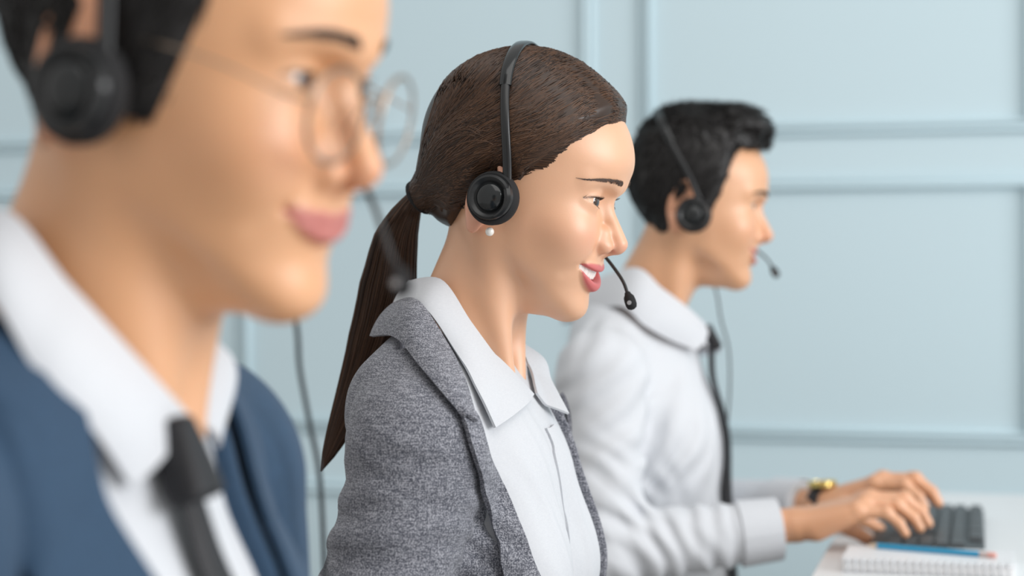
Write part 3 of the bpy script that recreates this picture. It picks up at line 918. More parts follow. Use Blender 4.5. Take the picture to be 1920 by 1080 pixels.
BD_W = Body(W_BODY, sj=.146, chest=(.086, .130, .18), belly=(.088, .118, .20), bust=(.062, .062, -.165, .055, .060, .062), pec=(.035, .055, -.10, .055, .065, .075),
            sh_r=.043, trap=.034, drop=.018, trapx=-.004, shx=.012, cx=.012,
            arms=[[((.010, -.152, -.044), .045), ((-.038, -.188, -.27), .046), ((.19, -.13, -.30), .030)],
                  [((.010, .152, -.044), .045), ((-.010, .19, -.27), .041), ((.20, .12, -.30), .030)]])
BD_R = Body(R_BODY, sj=.165, chest=(.120, .145, .19), belly=(.136, .142, .24), pec=(.062, .062, -.115, .058, .075, .075), upper=(.022, 0, -.01, .064, .085, .06), sh_r=.050,
            arms=[[((-.008, -.178, -.020), .053), ((.002, -.225, -.240), .044), ((.232, -.152, -.212), .030)],
                  [((-.008, .178, -.020), .053), ((.040, .200, -.235), .042), ((.245, .035, -.205), .028)]])
BD_L = Body(L_BODY, sj=.172, chest=(.096, .152, .19), pec=(.038, .062, -.115, .058, .075, .075), sh_r=.056, trap=.054, drop=-.012, upper=(.004, 0, .0, .062, .085, .06),
            arms=[[((-.008, -.185, -.020), .056), ((.0, -.235, -.30), .046), ((.23, -.16, -.30), .033)],
                  [((-.008, .185, -.020), .056), ((.0, .235, -.30), .046), ((.23, .16, -.30), .033)]])

# ---- the woman's clothes
W_ROLL = [(889, 772), (914, 845), (946, 915), (982, 1000), (1014, 1085), (1050, 1200), (1075, 1330)]
W_EDGE = [(868, 786), (888, 850), (905, 915), (928, 1000), (946, 1085), (975, 1200), (1062, 1335)]
JK_F = [((-.03, -.19, -.14), (0, .25, 1), .036, .0026, .085), ((.045, -.125, -.14), (.5, .3, 1), .028, .0020, .06), ((-.0, -.165, -.06), (.3, -.2, 1), .022, .0012, .05),
        ((.0, -.19, -.20), (.25, .1, 1), .030, .0022, .07)]
def W_JBASE(P):
    d = smin(BD_W.torso(P) - .010, BD_W.arm(P) - .010, .022)
    # the seam where the sleeve is set in
    q = P - np.array([.002, -.140, -.03]); sm_ = np.abs(q @ np.array([.35, -.90, .26]))
    return d + fold_field(P, JK_F) + .0008 * noise(P, 14, 4, 6) + .0022 * np.exp(-(sm_ / .007) ** 2) * (P[:, 1] < 0) * sstep(.01, -.02, P[:, 2] - .02)
def dress_woman():
    b = BD_W; B = W_BODY
    LI, ok = b.hit(W_JBASE, [(838, 648), (872, 714)] + W_ROLL, .005, 1.2)
    zr = np.concatenate([LI[ok][::-1, 2], [LI[ok][0, 2] + .02, LI[ok][0, 2] + .06]]); yr = np.concatenate([LI[ok][::-1, 1] - .007, [LI[ok][0, 1] + .012, -.055]])
    def opening(P):   # >0 inside the open front of the blazer
        x, y, z = P.T
        yn = np.interp(z, zr, yr)
        yf = np.interp(z, [-.5, -.30, -.16, -.03, .03, .09], [.056, .076, .086, .074, .068, .062])
        return np.minimum(np.minimum(y - yn, yf - y), x + .02)
    shirt = lambda P: smax(b.torso(P) - .002, -(cone(P, (-.034, 0, .0), (-.0, 0, .14), .050, .052)), .006) + fold_field(P, [((.10, 0, -.1), (.2, 1, .3), .03, .0012, .1)])
    def jacket(P):
        d = W_JBASE(P)
        d = smax(d, opening(P), .004)
        d = smax(d, -cone(P, (-.034, 0, .0), (.0, 0, .16), .056, .060), .006)
        return smax(d, -.56 - P[:, 2], .004)
    v, q = surface(lambda P: smax(shirt(P), -.54 - P[:, 2], .004), (-.16, -.20, -.56), (.17, .20, .12), .004)
    sh = link_mesh('shirt', B.to(v), q, M_SHIRT_W, P_W)
    v, q = surface(jacket, (-.17, -.27, -.57), (.30, .27, .12), .003)
    jk = link_mesh('blazer', B.to(v), q, M_BLAZER, P_W)
    return shirt, jacket, sh, jk

def cuff_cut(arm, back):
    """plane at the end of a sleeve, just behind the wrist"""
    (a, _), (b, _) = arm[1], arm[2]; a = np.array(a); b = np.array(b); n = (b - a) / np.linalg.norm(b - a)
    c = b - n * back
    return lambda P: np.where(((P - c) ** 2).sum(1) < .07 ** 2, (P - c) @ n, -1.)
CUT_N = cuff_cut(BD_R.arms[0], .012); CUT_F = cuff_cut(BD_R.arms[1], .010)
def dress_right():
    b = BD_R; B = R_BODY
    ff = [((-.0, -.22, -.20), (.6, .2, 1), .032, .0042, .08), ((.06, -.2, -.24), (1, .2, .5), .030, .0040, .08), ((-.0, -.19, -.08), (.5, .1, -.6), .038, .0036, .09),
          ((.06, -.12, -.13), (.8, .5, -.5), .036, .0036, .08), ((.16, -.18, -.23), (1, .1, .15), .024, .0022, .06), ((.06, .0, -.2), (.3, 1, .2), .045, .0022, .11),
          ((-.04, -.16, .0), (.9, .1, -.2), .034, .0024, .06)]
    def shirt(P):
        d = smin(b.torso(P) - .003, b.arm(P) - .006, .025) + fold_field(P, ff) + .0006 * noise(P, 12, 2, 6)
        d = smax(d, -cone(P, (-.034, 0, .0), (.012, 0, .16), .052, .056), .006)
        d = smax(d, CUT_N(P), .002); d = smax(d, CUT_F(P), .002)
        return smax(d, -.56 - P[:, 2], .004)
    v, q = surface(shirt, (-.17, -.30, -.57), (.26, .30, .12), .004)
    return shirt, link_mesh('shirt', B.to(v), q, M_SHIRT, P_R)

def dress_left():
    b = BD_L; B = L_BODY
    def opening(P):
        x, y, z = P.T
        yn = np.interp(z, [-.5, -.34, -.16, -.03, .03, .09], [.01, -.005, -.075, -.096, -.082, -.070])
        yf = np.interp(z, [-.5, -.34, -.16, -.10, -.03, .03, .09], [.01, .010, .035, .045, .056, .070, .066])
        return np.minimum(np.minimum(y - yn, yf - y), x + .02)
    def shirt(P):
        d = smax(b.torso(P) - .002, -cone(P, (-.034, 0, .0), (.012, 0, .16), .056, .060), .006)
        return smax(d, -.54 - P[:, 2], .004)
    def jacket(P):
        d = smin(b.torso(P) - .012, b.arm(P) - .013, .02) + .0008 * noise(P, 12, 4, 6)
        d = smax(d, opening(P), .005)
        d = smax(d, -cone(P, (-.034, 0, .0), (.012, 0, .16), .064, .068), .006)
        return smax(d, -.56 - P[:, 2], .004)
    v, q = surface(shirt, (-.16, -.22, -.56), (.17, .22, .12), .005)
    sh = link_mesh('shirt', B.to(v), q, M_SHIRT, P_L)
    v, q = surface(jacket, (-.18, -.31, -.57), (.30, .31, .12), .005)
    jk = link_mesh('suit_jacket', B.to(v), q, M_NAVY, P_L)
    return shirt, jacket, sh, jk
W_SHIRT, W_JACKET, O_WS, O_WJ = dress_woman()
R_SHIRT, O_RS = dress_right()
L_SHIRT, L_JACKET, O_LS, O_LJ = dress_left()
# ------------------------------------------------------------------ collars, lapels, ties
def axis_out(P, c0, c1):
    c0 = np.asarray(c0, float); c1 = np.asarray(c1, float); d = (c1 - c0) / np.linalg.norm(c1 - c0)
    q = P - c0; q = q - (q @ d)[:, None] * d
    return q / (np.linalg.norm(q, axis=1)[:, None] + 1e-9)
def collar(B, fold, outer, name, m, parent, bulge=.006, th=.0022, c0=(-.015, 0, 0), c1=(.01, 0, .12), stand=.03, over=None):
    fold = np.array(fold); outer = np.array(outer)
    mid = (fold + outer) / 2 + axis_out((fold + outer) / 2, c0, c1) * bulge
    g = loft3(fold, mid, outer, 72, 14)
    if over is not None:                           # the leaf lies on the cloth below it
        gp = g.reshape(-1, 3)
        for _ in range(3):
            fv = over(gp); gr = grad(over, gp, .002); gp = gp + gr * np.clip(.0045 - fv, 0, .012)[:, None]
        g = gp.reshape(g.shape)
    mb = MB(); mb.strip(g, th)
    # the stand inside the fold
    f = spline(fold, 72); o = axis_out(f, c0, c1)
    low = f - np.array(c1) * 0 - np.array([0, 0, stand]) + o * .003
    g2 = np.stack([f * (1 - t) + low * t - o * .0015 for t in np.linspace(0, 1, 5)], 1)
    mb.strip(g2, th)
    return link_mesh(name, B.to(np.concatenate(mb.v)), mb.f, m, parent, sharp=70)

def woman_details():
    B = W_BODY; b = BD_W
    q = lambda x, y, d: B.inv(px(x, y, d))
    fold = [q(985, 748, 1.652), q(940, 684, 1.622), q(882, 604, 1.606), q(828, 526, 1.624), (-.040, -.020, .100), (-.040, .020, .100), (-.008, .050, .092), q(972, 650, 1.700), q(990, 700, 1.690), q(986, 748, 1.664)]
    outer = [q(927, 800, 1.612), q(893, 742, 1.588), q(846, 650, 1.578), q(788, 572, 1.598), (-.056, -.024, .066), (-.056, .024, .066), (-.02, .070, .060), q(1004, 660, 1.726), q(1034, 716, 1.716), q(1066, 776, 1.692)]
    hp, ok = b.hit(W_SHIRT, [(928, 802), (900, 742), (852, 656)], .006, 1.2)
    for i in range(3):
        if ok[i]: outer[i] = hp[i]
    collar(B, fold, outer, 'shirt_collar', M_SHIRT_W, O_WS, .004, over=W_SHIRT)
    # front placket of the blouse
    z = np.array([-.022, -.06, -.11, -.17, -.24, -.32])
    inn = [(.11, .000, k) for k in z]; out = [(.11, .026, k) for k in z]
    put(conform(W_SHIRT, inn, out, 40, 6, (.0012, .0022)), B, 'placket', M_SHIRT_W, O_WS, .0022)
    tf = lambda P: b.torso(P) - .010
    jf = lambda P: smin(b.torso(P) - .010, b.arm(P) - .010, .022)
    # blazer collar, all round the back of the neck
    def on(pts, off, dep):
        P, ok = b.hit(W_JBASE, pts, off, 1.2)
        return np.array([p if k else q(*w, d_) for p, k, w, d_ in zip(P, ok, pts, dep)])
    ci = np.concatenate([on([(893, 790), (868, 706), (832, 636)], .010, [1.59, 1.59, 1.60]), [q(784, 566, 1.600)], [(-.048, -.024, .082), (-.048, .024, .082), (-.02, .070, .070)]])
    co = np.concatenate([on([(872, 786), (834, 742), (790, 690), (744, 634)], .006, [1.575, 1.565, 1.562, 1.59]), [(-.072, -.034, .050), (-.072, .034, .050), (-.030, .100, .035)]])
    g = loft3(ci, (ci + co) / 2 + np.array([-.001, -.005, .004]), co, 60, 10)
    gp = g.reshape(-1, 3); fv = W_JBASE(gp); gr = grad(W_JBASE, gp, .002)
    g = (gp + gr * np.clip(.0055 - fv, 0, .02)[:, None]).reshape(g.shape)
    put(g, B, 'blazer_collar', M_BLAZER, O_WJ, .0034)
    li = on(W_ROLL, .0045, [1.58] * 7); lo = on(W_EDGE, .0065, [1.55] * 7)
    g = conform(W_JBASE, li, lo, 60, 9, (.0045, .0065), 4)
    put(g, B, 'lapel', M_BLAZER, O_WJ, .0040)
    gm = np.array(li) * np.array([1, -1, 1]) + np.array([.004, .012, 0]); gn = np.array(lo) * np.array([1, -1, 1]) + np.array([.0, .016, 0])
    put(conform(W_JBASE, gm, gn, 60, 9, (.0045, .0060), 6)[::-1], B, 'lapel', M_BLAZER, O_WJ, .0040)
    # pearl earring
    H = H_W; mb = MB()
    c = np.array([.000, -.0825, -.0500])
    th = np.linspace(0, math.pi, 12); mb.lathe([(.0042 * math.sin(t) + 1e-5, -.0042 * math.cos(t)) for t in th], c, np.eye(3), 20)
    e = link_mesh('pearl_earring', H.fr.to(np.concatenate(mb.v)), mb.f, mat('pearl', (.85, .82, .76), .18, Coat_Weight=.6), None)
    tag(e, 'small pearl earring on the ear lobe above the grey blazer', 'earring')

def tie_knot(B, c, R, w, hgt, dep, name, m, parent, taper=.26):
    def f(P):
        q = (P - c) @ R; x, y, z = q.T
        t = np.clip(z / hgt, -1, 1); ww = w * (.80 + taper * t)
        d = np.maximum(np.abs(y) - ww, np.abs(z) - hgt); d = smax(d, np.abs(x) - dep * (1 - .35 * (y / w) ** 2), .006)
        return smax(d, np.abs(y) - ww, .006) + .0012 * np.exp(-((y - .3 * w * 0) / .003) ** 2) * (z < 0)
    r = max(w, hgt, dep) * 1.9
    v, q = surface(f, c - r, c + r, .0016)
    return link_mesh(name, B.to(v), q, m, parent)

def to_knot(g, top, n):
    d = np.asarray(top) - g[0].mean(0)
    for i in range(n): g[i] += d * (1 - i / n) ** 2

def right_details():
    B = R_BODY; b = BD_R
    q = lambda x, y, d: B.inv(px(x, y, d))
    fold = [q(1326, 612, 2.530), q(1290, 578, 2.492), q(1240, 540, 2.475), q(1188, 502, 2.490), (-.068, -.022, .098), (-.068, .022, .098), (-.01, .062, .085), (.045, .048, .035), q(1328, 614, 2.545)]
    outer = [q(1306, 656, 2.490), q(1270, 634, 2.462), q(1215, 604, 2.445), q(1158, 570, 2.465), (-.098, -.028, .050), (-.098, .028, .050), (-.02, .094, .045), (.055, .088, .0), q(1352, 660, 2.590)]
    outer = np.array(outer); outer[1:-1] = outer[1:-1] * .25 + .75 * project(R_SHIRT, outer[1:-1], .006, 8, .002)
    collar(B, fold, outer, 'shirt_collar', M_SHIRT, O_RS, .006)
    z = np.array([-.02, -.06, -.11, -.17, -.24, -.30, -.36])
    put(conform(R_SHIRT, [(.12, -.017, k) for k in z], [(.12, .017, k) for k in z], 40, 6, (.0015, .0015)), B, 'placket', M_SHIRT, O_RS, .0014)
    tie = conform(R_SHIRT, [(.10, -.010, .004), (.12, -.012, -.05), (.13, -.016, -.14), (.13, -.020, -.24), (.13, -.022, -.36)],
                  [(.10, .010, .004), (.12, .012, -.05), (.13, .016, -.14), (.13, .020, -.24), (.13, .022, -.36)], 50, 7, (.007, .007))
    tie[:, :, 0] += .004 * (1 - np.linspace(-1, 1, 7) ** 2)[None]
    c = q(1332, 634, 2.535)
    to_knot(tie, c + np.array([.002, 0, -.010]), 16)
    t = put(tie, B, 'tie', M_TIE, P_R, .004)
    tie_knot(B, c, roty(dg(-28)), .0165, .019, .010, 'tie_knot', M_TIE, t)
    # cuffs
    for arm, cut, nm in ((b.arms[0], .012, 0), (b.arms[1], .010, 1)):
        a, e = np.array(arm[1][0]), np.array(arm[2][0]); n = (e - a) / np.linalg.norm(e - a)
        mb = MB(); ref = np.cross(n, [0, 0, 1.]); ref /= np.linalg.norm(ref); up = np.cross(ref, n)
        rr = arm[2][1] + .0095; prof = []
        ph = np.linspace(0, 6.283, 33)
        g = np.stack([e - n * (cut + .052 * (1 - t)) + (np.cos(ph)[:, None] * ref + np.sin(ph)[:, None] * up) * (rr + .0028 * (1 - t)) for t in np.linspace(0, 1, 6)], 1)
        mb.strip(g, .0018)
        link_mesh('cuff', B.to(np.concatenate(mb.v)), mb.f, M_SHIRT, O_RS, sharp=50)

def left_details():
    B = L_BODY; b = BD_L
    q = lambda x, y, d: B.inv(px(x, y, d))
    fold = [q(348, 776, .940), q(250, 668, .908), q(130, 536, .892), q(-10, 392, .905), (-.072, -.024, .102), (-.072, .024, .102), (-.01, .066, .085), q(385, 628, 1.000), q(352, 778, .962)]
    outer = [q(246, 912, .892), q(168, 800, .872), q(64, 690, .862), q(-60, 540, .878), (-.104, -.03, .050), (-.104, .03, .050), (-.02, .100, .040), q(424, 690, 1.030), q(408, 838, .985)]
    collar(B, fold, outer, 'shirt_collar', M_SHIRT, O_LS, .006, .0026)
    tie = conform(L_SHIRT, [(.08, -.012, .014), (.12, -.015, -.05), (.13, -.017, -.10), (.14, -.026, -.2), (.14, -.034, -.3)],
                  [(.08, .010, .014), (.12, .013, -.05), (.13, .017, -.10), (.14, .026, -.2), (.14, .034, -.3)], 40, 7, (.008, .008))
    tie[:, :, 0] += .005 * (1 - np.linspace(-1, 1, 7) ** 2)[None]
    tie[:, :, 1] -= .008
    c = q(344, 864, .922)
    to_knot(tie, c + np.array([.0, 0, -.008]), 14)
    t = put(tie, B, 'tie', M_TIE, P_L, .004)
    tie_knot(B, c, roty(dg(-24)), .0195, .022, .012, 'tie_knot', M_TIE, t, -.24)
    # jacket collar and lapels
    tf = lambda P: b.torso(P) - .012
    li = [(-.088, 0, .066), (-.05, -.066, .062), (.02, -.078, .022), (.07, -.076, -.04), (.10, -.056, -.16), (.12, -.030, -.25), (.125, -.004, -.34)]
    lo = [(-.122, 0, .020), (-.07, -.110, .030), (.0, -.155, -.005), (.05, -.180, -.08), (.08, -.160, -.18), (.11, -.085, -.27), (.125, -.010, -.35)]
    for sg in (-1, 1):
        m_ = np.array([1, -sg * 1.0, 1]) if sg > 0 else np.array([1, 1, 1.])
        a = np.array(li) * m_; c_ = np.array(lo) * m_
        if sg > 0: a[2:6, 1] -= np.array([.006, .018, .016, .008]); c_[2:6, 1] -= .02
        g = conform(tf, a, c_, 60, 10, (.006, .0075), 6)
        put(g if sg < 0 else g[::-1], B, 'lapel', M_NAVY, O_LJ, .004)

woman_details(); right_details(); left_details()

# ------------------------------------------------------------------ hands
def hand(w0, fwd, side, up, thumb, raise_, k=1.0, spread=0., lift=(0, 0, 0, 0), arm=None):
    """one hand with palm, four bent fingers and a thumb; thumb = +1/-1: on which side of `side` it sits. Returns a distance function and the nail spots."""
    w0 = np.asarray(w0, float); X = lambda a, s_, z: w0 + k * (fwd * a + side * s_ * thumb + up * z)
    mc = [X(.092, .030, raise_), X(.098, .010, raise_ + .004), X(.092, -.010, raise_), X(.082, -.028, raise_ - .007)]
    ln = [(.042, .024, .020), (.046, .028, .021), (.042, .026, .020), (.037, .021, .019)]
    rad = [.0092, .0095, .009, .0080]
    chains = []; tips = []
    for i in range(4):
        p0 = mc[i]; sp = (1.5 - i) * spread
        d1 = fwd + side * thumb * sp + up * (.02 + lift[i]); d1 /= np.linalg.norm(d1)
        d2 = fwd * .80 + side * thumb * sp - up * (.62 - lift[i]); d2 /= np.linalg.norm(d2)
        d3 = fwd * .52 + side * thumb * sp - up * .85; d3 /= np.linalg.norm(d3)
        p1 = p0 + d1 * ln[i][0] * k; p2 = p1 + d2 * ln[i][1] * k; p3 = p2 + d3 * ln[i][2] * k * .8
        chains.append((p0, p1, p2, p3, rad[i] * k)); tips.append((p2, p3, rad[i] * k))
    t0 = X(.018, .020, -.004); t1 = X(.048, .040, raise_ * .30 - .008); t2 = X(.078, .046, raise_ * .1 - .014); t3 = X(.100, .040, -.024)
    wb = w0 - (fwd if arm is None else arm) * .11 * k
    def f(P):
        d = cone(P, wb, w0, .0275 * k, .0225 * k)
        # wrists are flatter than they are wide
        q = P - w0
        for i in range(4):
            s_ = (1.5 - i) * .0095 * thumb
            d = smin(d, cone(P, w0 + side * s_ * k + fwd * .005, mc[i], .0165 * k, .0112 * k), .012)
        d = smin(d, cone(P, t0, t1, .016 * k, .0125 * k), .012)
        d = smin(d, cone(P, X(.03, -.016, -.004), X(.07, -.024, raise_ * .5), .015 * k, .012 * k), .012)
        fd = None
        for p0, p1, p2, p3, r in chains:
            c = cone(P, p0, p1, r * 1.18, r * 1.0); c = smin(c, cone(P, p1, p2, r * 1.02, r * .88), .004); c = smin(c, cone(P, p2, p3, r * .88, r * .74), .003)
            c = smin(c, sph(P, p1 + up * .001, r * 1.06), .004)
            fd = c if fd is None else smin(fd, c, .0012)
        th = smin(cone(P, t1, t2, .0115 * k, .0102 * k), cone(P, t2, t3, .0102 * k, .0082 * k), .004)
        fd = smin(fd, th, .002)
        d = smin(d, fd, .008)
        for m_ in mc: d = smin(d, sph(P, m_ + up * .002 * k, .0110 * k), .006)
        return d
    return f, tips

ROOM_UP = np.array([0, 0, 1.0])
def right_hands():
    B = R_BODY
    out_v = []; out_q = []; n0 = 0; nails = []
    fw_n = np.array([1, .10, 0]); fw_n /= np.linalg.norm(fw_n); sd_n = np.array([-fw_n[1], fw_n[0], 0])
    fw_f = np.array([1, -.16, 0]); fw_f /= np.linalg.norm(fw_f); sd_f = np.array([-fw_f[1], fw_f[0], 0])
    specs = [((.240, -.150, -.208), fw_n, sd_n, 1, .030, .06, (0, 0, -.02, -.05)), ((.252, .030, -.203), fw_f, sd_f, -1, .036, .07, (.0, .05, .1, .05))]
    for (w0, fw, sd, th, rs, sp, lf), ch in zip(specs, BD_R.arms):
        ad = np.array(ch[2][0]) - np.array(ch[1][0]); ad /= np.linalg.norm(ad)
        f, tips = hand(w0, fw, sd, ROOM_UP, th, rs, .97, sp, lf, ad)
        w = np.array(w0)
        v, q = surface(f, w - np.array([.16, .11, .09]), w + np.array([.22, .11, .10]), .0018)
        out_v.append(v); out_q.append(q + n0); n0 += len(v)
    v = np.concatenate(out_v)
    return v, np.concatenate(out_q)
HV, HQ = right_hands()
o = B_R; me_h = None
def join_hands():
    """the hands belong to the same body mesh as the head"""
    me = B_R.data; off = parent_loc(P_R)
    n = len(me.vertices); co = np.empty(n * 3, np.float32); me.vertices.foreach_get('co', co); co = co.reshape(-1, 3)
    nf = len(me.polygons); li = np.empty(nf * 4, np.int32); me.loops.foreach_get('vertex_index', li)
    at = {}
    for k in ('lip', 'blush', 'dark'):
        a = np.empty(n, np.float32); me.attributes[k].data.foreach_get('value', a); at[k] = np.concatenate([a, np.zeros(len(HV), np.float32) + (.25 if k == 'blush' else 0)])
    nm = B_R.name; bpy.data.objects.remove(B_R, do_unlink=True)
    return link_mesh('body', np.concatenate([co + off, R_BODY.to(HV)]), np.concatenate([li.reshape(-1, 4), HQ + n]), M_SKIN_R, P_R, attrs=at)
B_R = join_hands()
# ------------------------------------------------------------------ headsets
M_PLASTIC = mat('black_plastic', (.012, .013, .014), .32)
M_GLOSS = mat('glossy_black_plastic', (.014, .016, .017), .14)
M_FOAM = mat('black_foam', (.008, .008, .009), .85)
M_CABLE = mat('grey_black_cable', (.02, .022, .024), .5)
def headset(H, cap, label, cup, tilt, hgt, half, cable, cup_r=.0245, arm_dx=.014, mic=(.119, .030, -.080)):
    fr = H.fr
    t = thing('headset', fr.o - np.array([0, 0, .1]), label, 'headset', 'headsets worn by the people')
    cup = np.array(cup, float)                    # centre of the near (right) ear cup, head frame
    ct, st = math.cos(tilt), math.sin(tilt)
    up = np.array([-st, 0, ct]); fw = np.array([ct, 0, st])
    base = cup + fw * arm_dx
    def at(y, v, d=0.): return np.array([base[0], 0, base[2]]) + up * v + fw * d + np.array([0, y, 0])
    n = 64
    th = np.linspace(0, math.pi, n)
    e = 2 / 2.35
    yy = -half * np.sign(np.cos(th)) * np.abs(np.cos(th)) ** e; vv = hgt * np.abs(np.sin(th)) ** e
    # drift of the band towards the crown centre keeps the arms in front of the cups
    dd = -arm_dx * .75 * sstep(.15, .8, np.sin(th))
    C = np.array([at(a, b, c) for a, b, c in zip(yy, vv, dd)])
    for _ in range(6):                             # the band lies on the hair, it does not cut into it
        fv = cap(C); g_ = grad(cap, C, .002); C = C + g_ * np.clip(.0035 - fv, 0, .01)[:, None]
    for _ in range(5): C[2:-2] = (C[1:-3] + 2 * C[2:-2] + C[3:-1]) / 4
    def ribbon(i0, i1, w0, w1, tk, name, m, lift=0.):
        seg = C[i0:i1]; k = len(seg)
        tg = np.gradient(C, axis=0)[i0:i1]; tg /= np.linalg.norm(tg, axis=1)[:, None]
        nr = np.cross(tg, fw); nr /= np.linalg.norm(nr, axis=1)[:, None]
        sg = np.sign((nr * (seg - at(0, hgt * .3))).sum(1)); nr *= sg[:, None]
        wd = np.interp(np.linspace(0, 1, k), [0, .5, 1], [w0, w1, w0])
        prof = np.array([(-1, -.3), (-1, .3), (-.8, .75), (-.35, 1.0), (.35, 1.0), (.8, .75), (1, .3), (1, -.3), (.8, -.6), (-.8, -.6)])
        v = np.concatenate([seg[i] + nr[i] * lift + fw * (prof[:, :1] * wd[i] * .5) + nr[i] * (prof[:, 1:] * tk * .5) for i in range(k)])
        s_ = len(prof); f = [(i * s_ + j, i * s_ + (j + 1) % s_, (i + 1) * s_ + (j + 1) % s_, (i + 1) * s_ + j) for i in range(k - 1) for j in range(s_)]
        f += [tuple(range(s_))[::-1], tuple((k - 1) * s_ + j for j in range(s_))]
        mb = MB(); mb.add(fr.to(v), f); return mb.build(name, m, t, sharp=55)
    ribbon(14, n - 14, .0115, .0135, .0042, 'headband', M_GLOSS, .0005)
    for s in (0, 1):
        a, b = (0, 17) if s == 0 else (n - 17, n)
        ribbon(a, b, .0085, .0085, .0052, 'arm', M_PLASTIC, 0.)
    for sg in (-1, 1):
        c = cup * np.array([1, -sg, 1]) if sg > 0 else cup
        nrm = np.array([-.10, float(sg), .06]); nrm /= np.linalg.norm(nrm)
        xa = np.cross([0, 0, 1.], nrm); xa /= np.linalg.norm(xa); R = np.stack([xa, np.cross(nrm, xa), nrm], 1)
        r = cup_r
        mb = MB(); pr = [(.0001, -.002), (r * .6, -.0025), (r * .90, -.010), (r * 1.02, -.0065), (r * 1.05, -.001), (r * 1.0, .0035), (r * .93, .0055), (r * .8, .0055), (.0001, .005)]
        mb.lathe(pr, c, R, 44); mb.v = [fr.to(np.concatenate(mb.v))]; mb.build('ear_pad', M_FOAM, t)
        mb = MB(); pr = [(.0001, .0045), (r * .86, .0045), (r * .89, .0065), (r * .86, .0088), (r * .77, .0098), (r * .67, .0086), (r * .61, .0070), (r * .56, .0062), (.0001, .006)]
        mb.lathe(pr, c, R, 44); mb.v = [fr.to(np.concatenate(mb.v))]; sh = mb.build('ear_cup', M_PLASTIC, t)
        mb = MB(); off = R @ np.array([0, 0, 0.]); pr = [(r * .56 * math.cos(a), .0062 + .0062 * math.sin(a)) for a in np.linspace(0, 1.5707, 10)]
        mb.lathe(pr, c, R, 44); mb.v = [fr.to(np.concatenate(mb.v))]; mb.build('dome', M_GLOSS, sh)
        # curved yoke that carries the cup on the arm, along the front edge of the cup
        mb = MB(); a = np.linspace(-1.0, .95, 18); s_ = 1 if sg < 0 else -1
        rim = [c + R @ np.array([s_ * r * .80 * math.cos(k), r * .80 * math.sin(k), .0085]) for k in a]
        top = at(-half if sg < 0 else half, .012)
        pts = np.array(rim[:11] + list(spline([rim[11], (rim[13] * .55 + top * .45), top], 8)))
        mb.tube(fr.to(pts), np.concatenate([np.linspace(.0022, .0045, 11), np.linspace(.0045, .0042, 8)]) * fr.k, 8); mb.build('yoke', M_PLASTIC, t)
    # microphone boom on the far (left) cup
    fc = cup * np.array([1, -1, 1]); mic = np.array(mic)
    bp = spline([fc + np.array([.004, .010, -.010]), (.040, .088, -.040), (.066, .072, -.0475), (.0857, .054, -.055), mic + np.array([-.010, .006, .011]), mic], 34)
    mb = MB(); mb.tube(fr.to(bp), np.linspace(.0019, .0016, 34), 8); bo = mb.build('microphone_boom', M_PLASTIC, t)
    d = bp[-1] - bp[-4]; d /= np.linalg.norm(d); xa = np.cross([0, 1., 0], d); xa /= np.linalg.norm(xa); R = np.stack([xa, np.cross(d, xa), d], 1)
    mb = MB(); mb.lathe([(.0001, -.001), (.0028, -.001), (.0034, .001), (.0044, .0028), (.0052, .004), (.0057, .008), (.0056, .0125), (.0046, .0155), (.0025, .017), (.0001, .0172)], mic, R, 24)
    mb.v = [fr.to(np.concatenate(mb.v))]; mb.build('microphone', M_FOAM, t)
    mb = MB(); cc = mic + d * .010 + np.cross(d, [0, 1., 0]) * 0 + np.array([0, -.0054, 0])
    mb.lathe([(.0022, 0), (.0022, .0008), (.0001, .001)], cc, np.stack([np.array([1., 0, 0]), np.array([0, 0, 1.]), np.array([0, -1., 0])], 1), 14)
    mb.v = [fr.to(np.concatenate(mb.v))]; mb.build('vent', mat('grey_vent', (.35, .36, .37), .4), bo)
    # cable from the far cup
    st_ = fr.to(fc + np.array([0, .002, -cup_r]))
    cp = spline(np.array([st_] + [px(*q) for q in cable]), 40)
    mb = MB(); mb.tube(cp, .0016, 8); mb.build('cable', M_CABLE, t)
    return t
headset(H_W, woman_cap, 'black headset worn by the person in the grey blazer', (-.004, -.0885, -.0185), dg(13), .150, .0885,
        [(950, 560, 1.77), (930, 700, 1.79), (900, 850, 1.82), (880, 1100, 1.83)])
headset(H_R, cap_r, 'black headset worn by the person typing in a white shirt', (.000, -.0895, -.024), dg(29), .155, .0895,
        [(1341, 540, 2.66), (1352, 600, 2.66), (1366, 655, 2.66), (1368, 730, 2.66), (1362, 830, 2.66), (1360, 1000, 2.665)])
headset(H_L, cap_l, 'black headset worn by the person in the navy suit', (-.004, -.0905, -.022), dg(10), .160, .0905,
        [(530, 480, 1.07), (556, 610, 1.07), (562, 690, 1.085), (580, 790, 1.10), (600, 900, 1.11), (610, 1100, 1.14)], mic=(.117, .028, -.083))

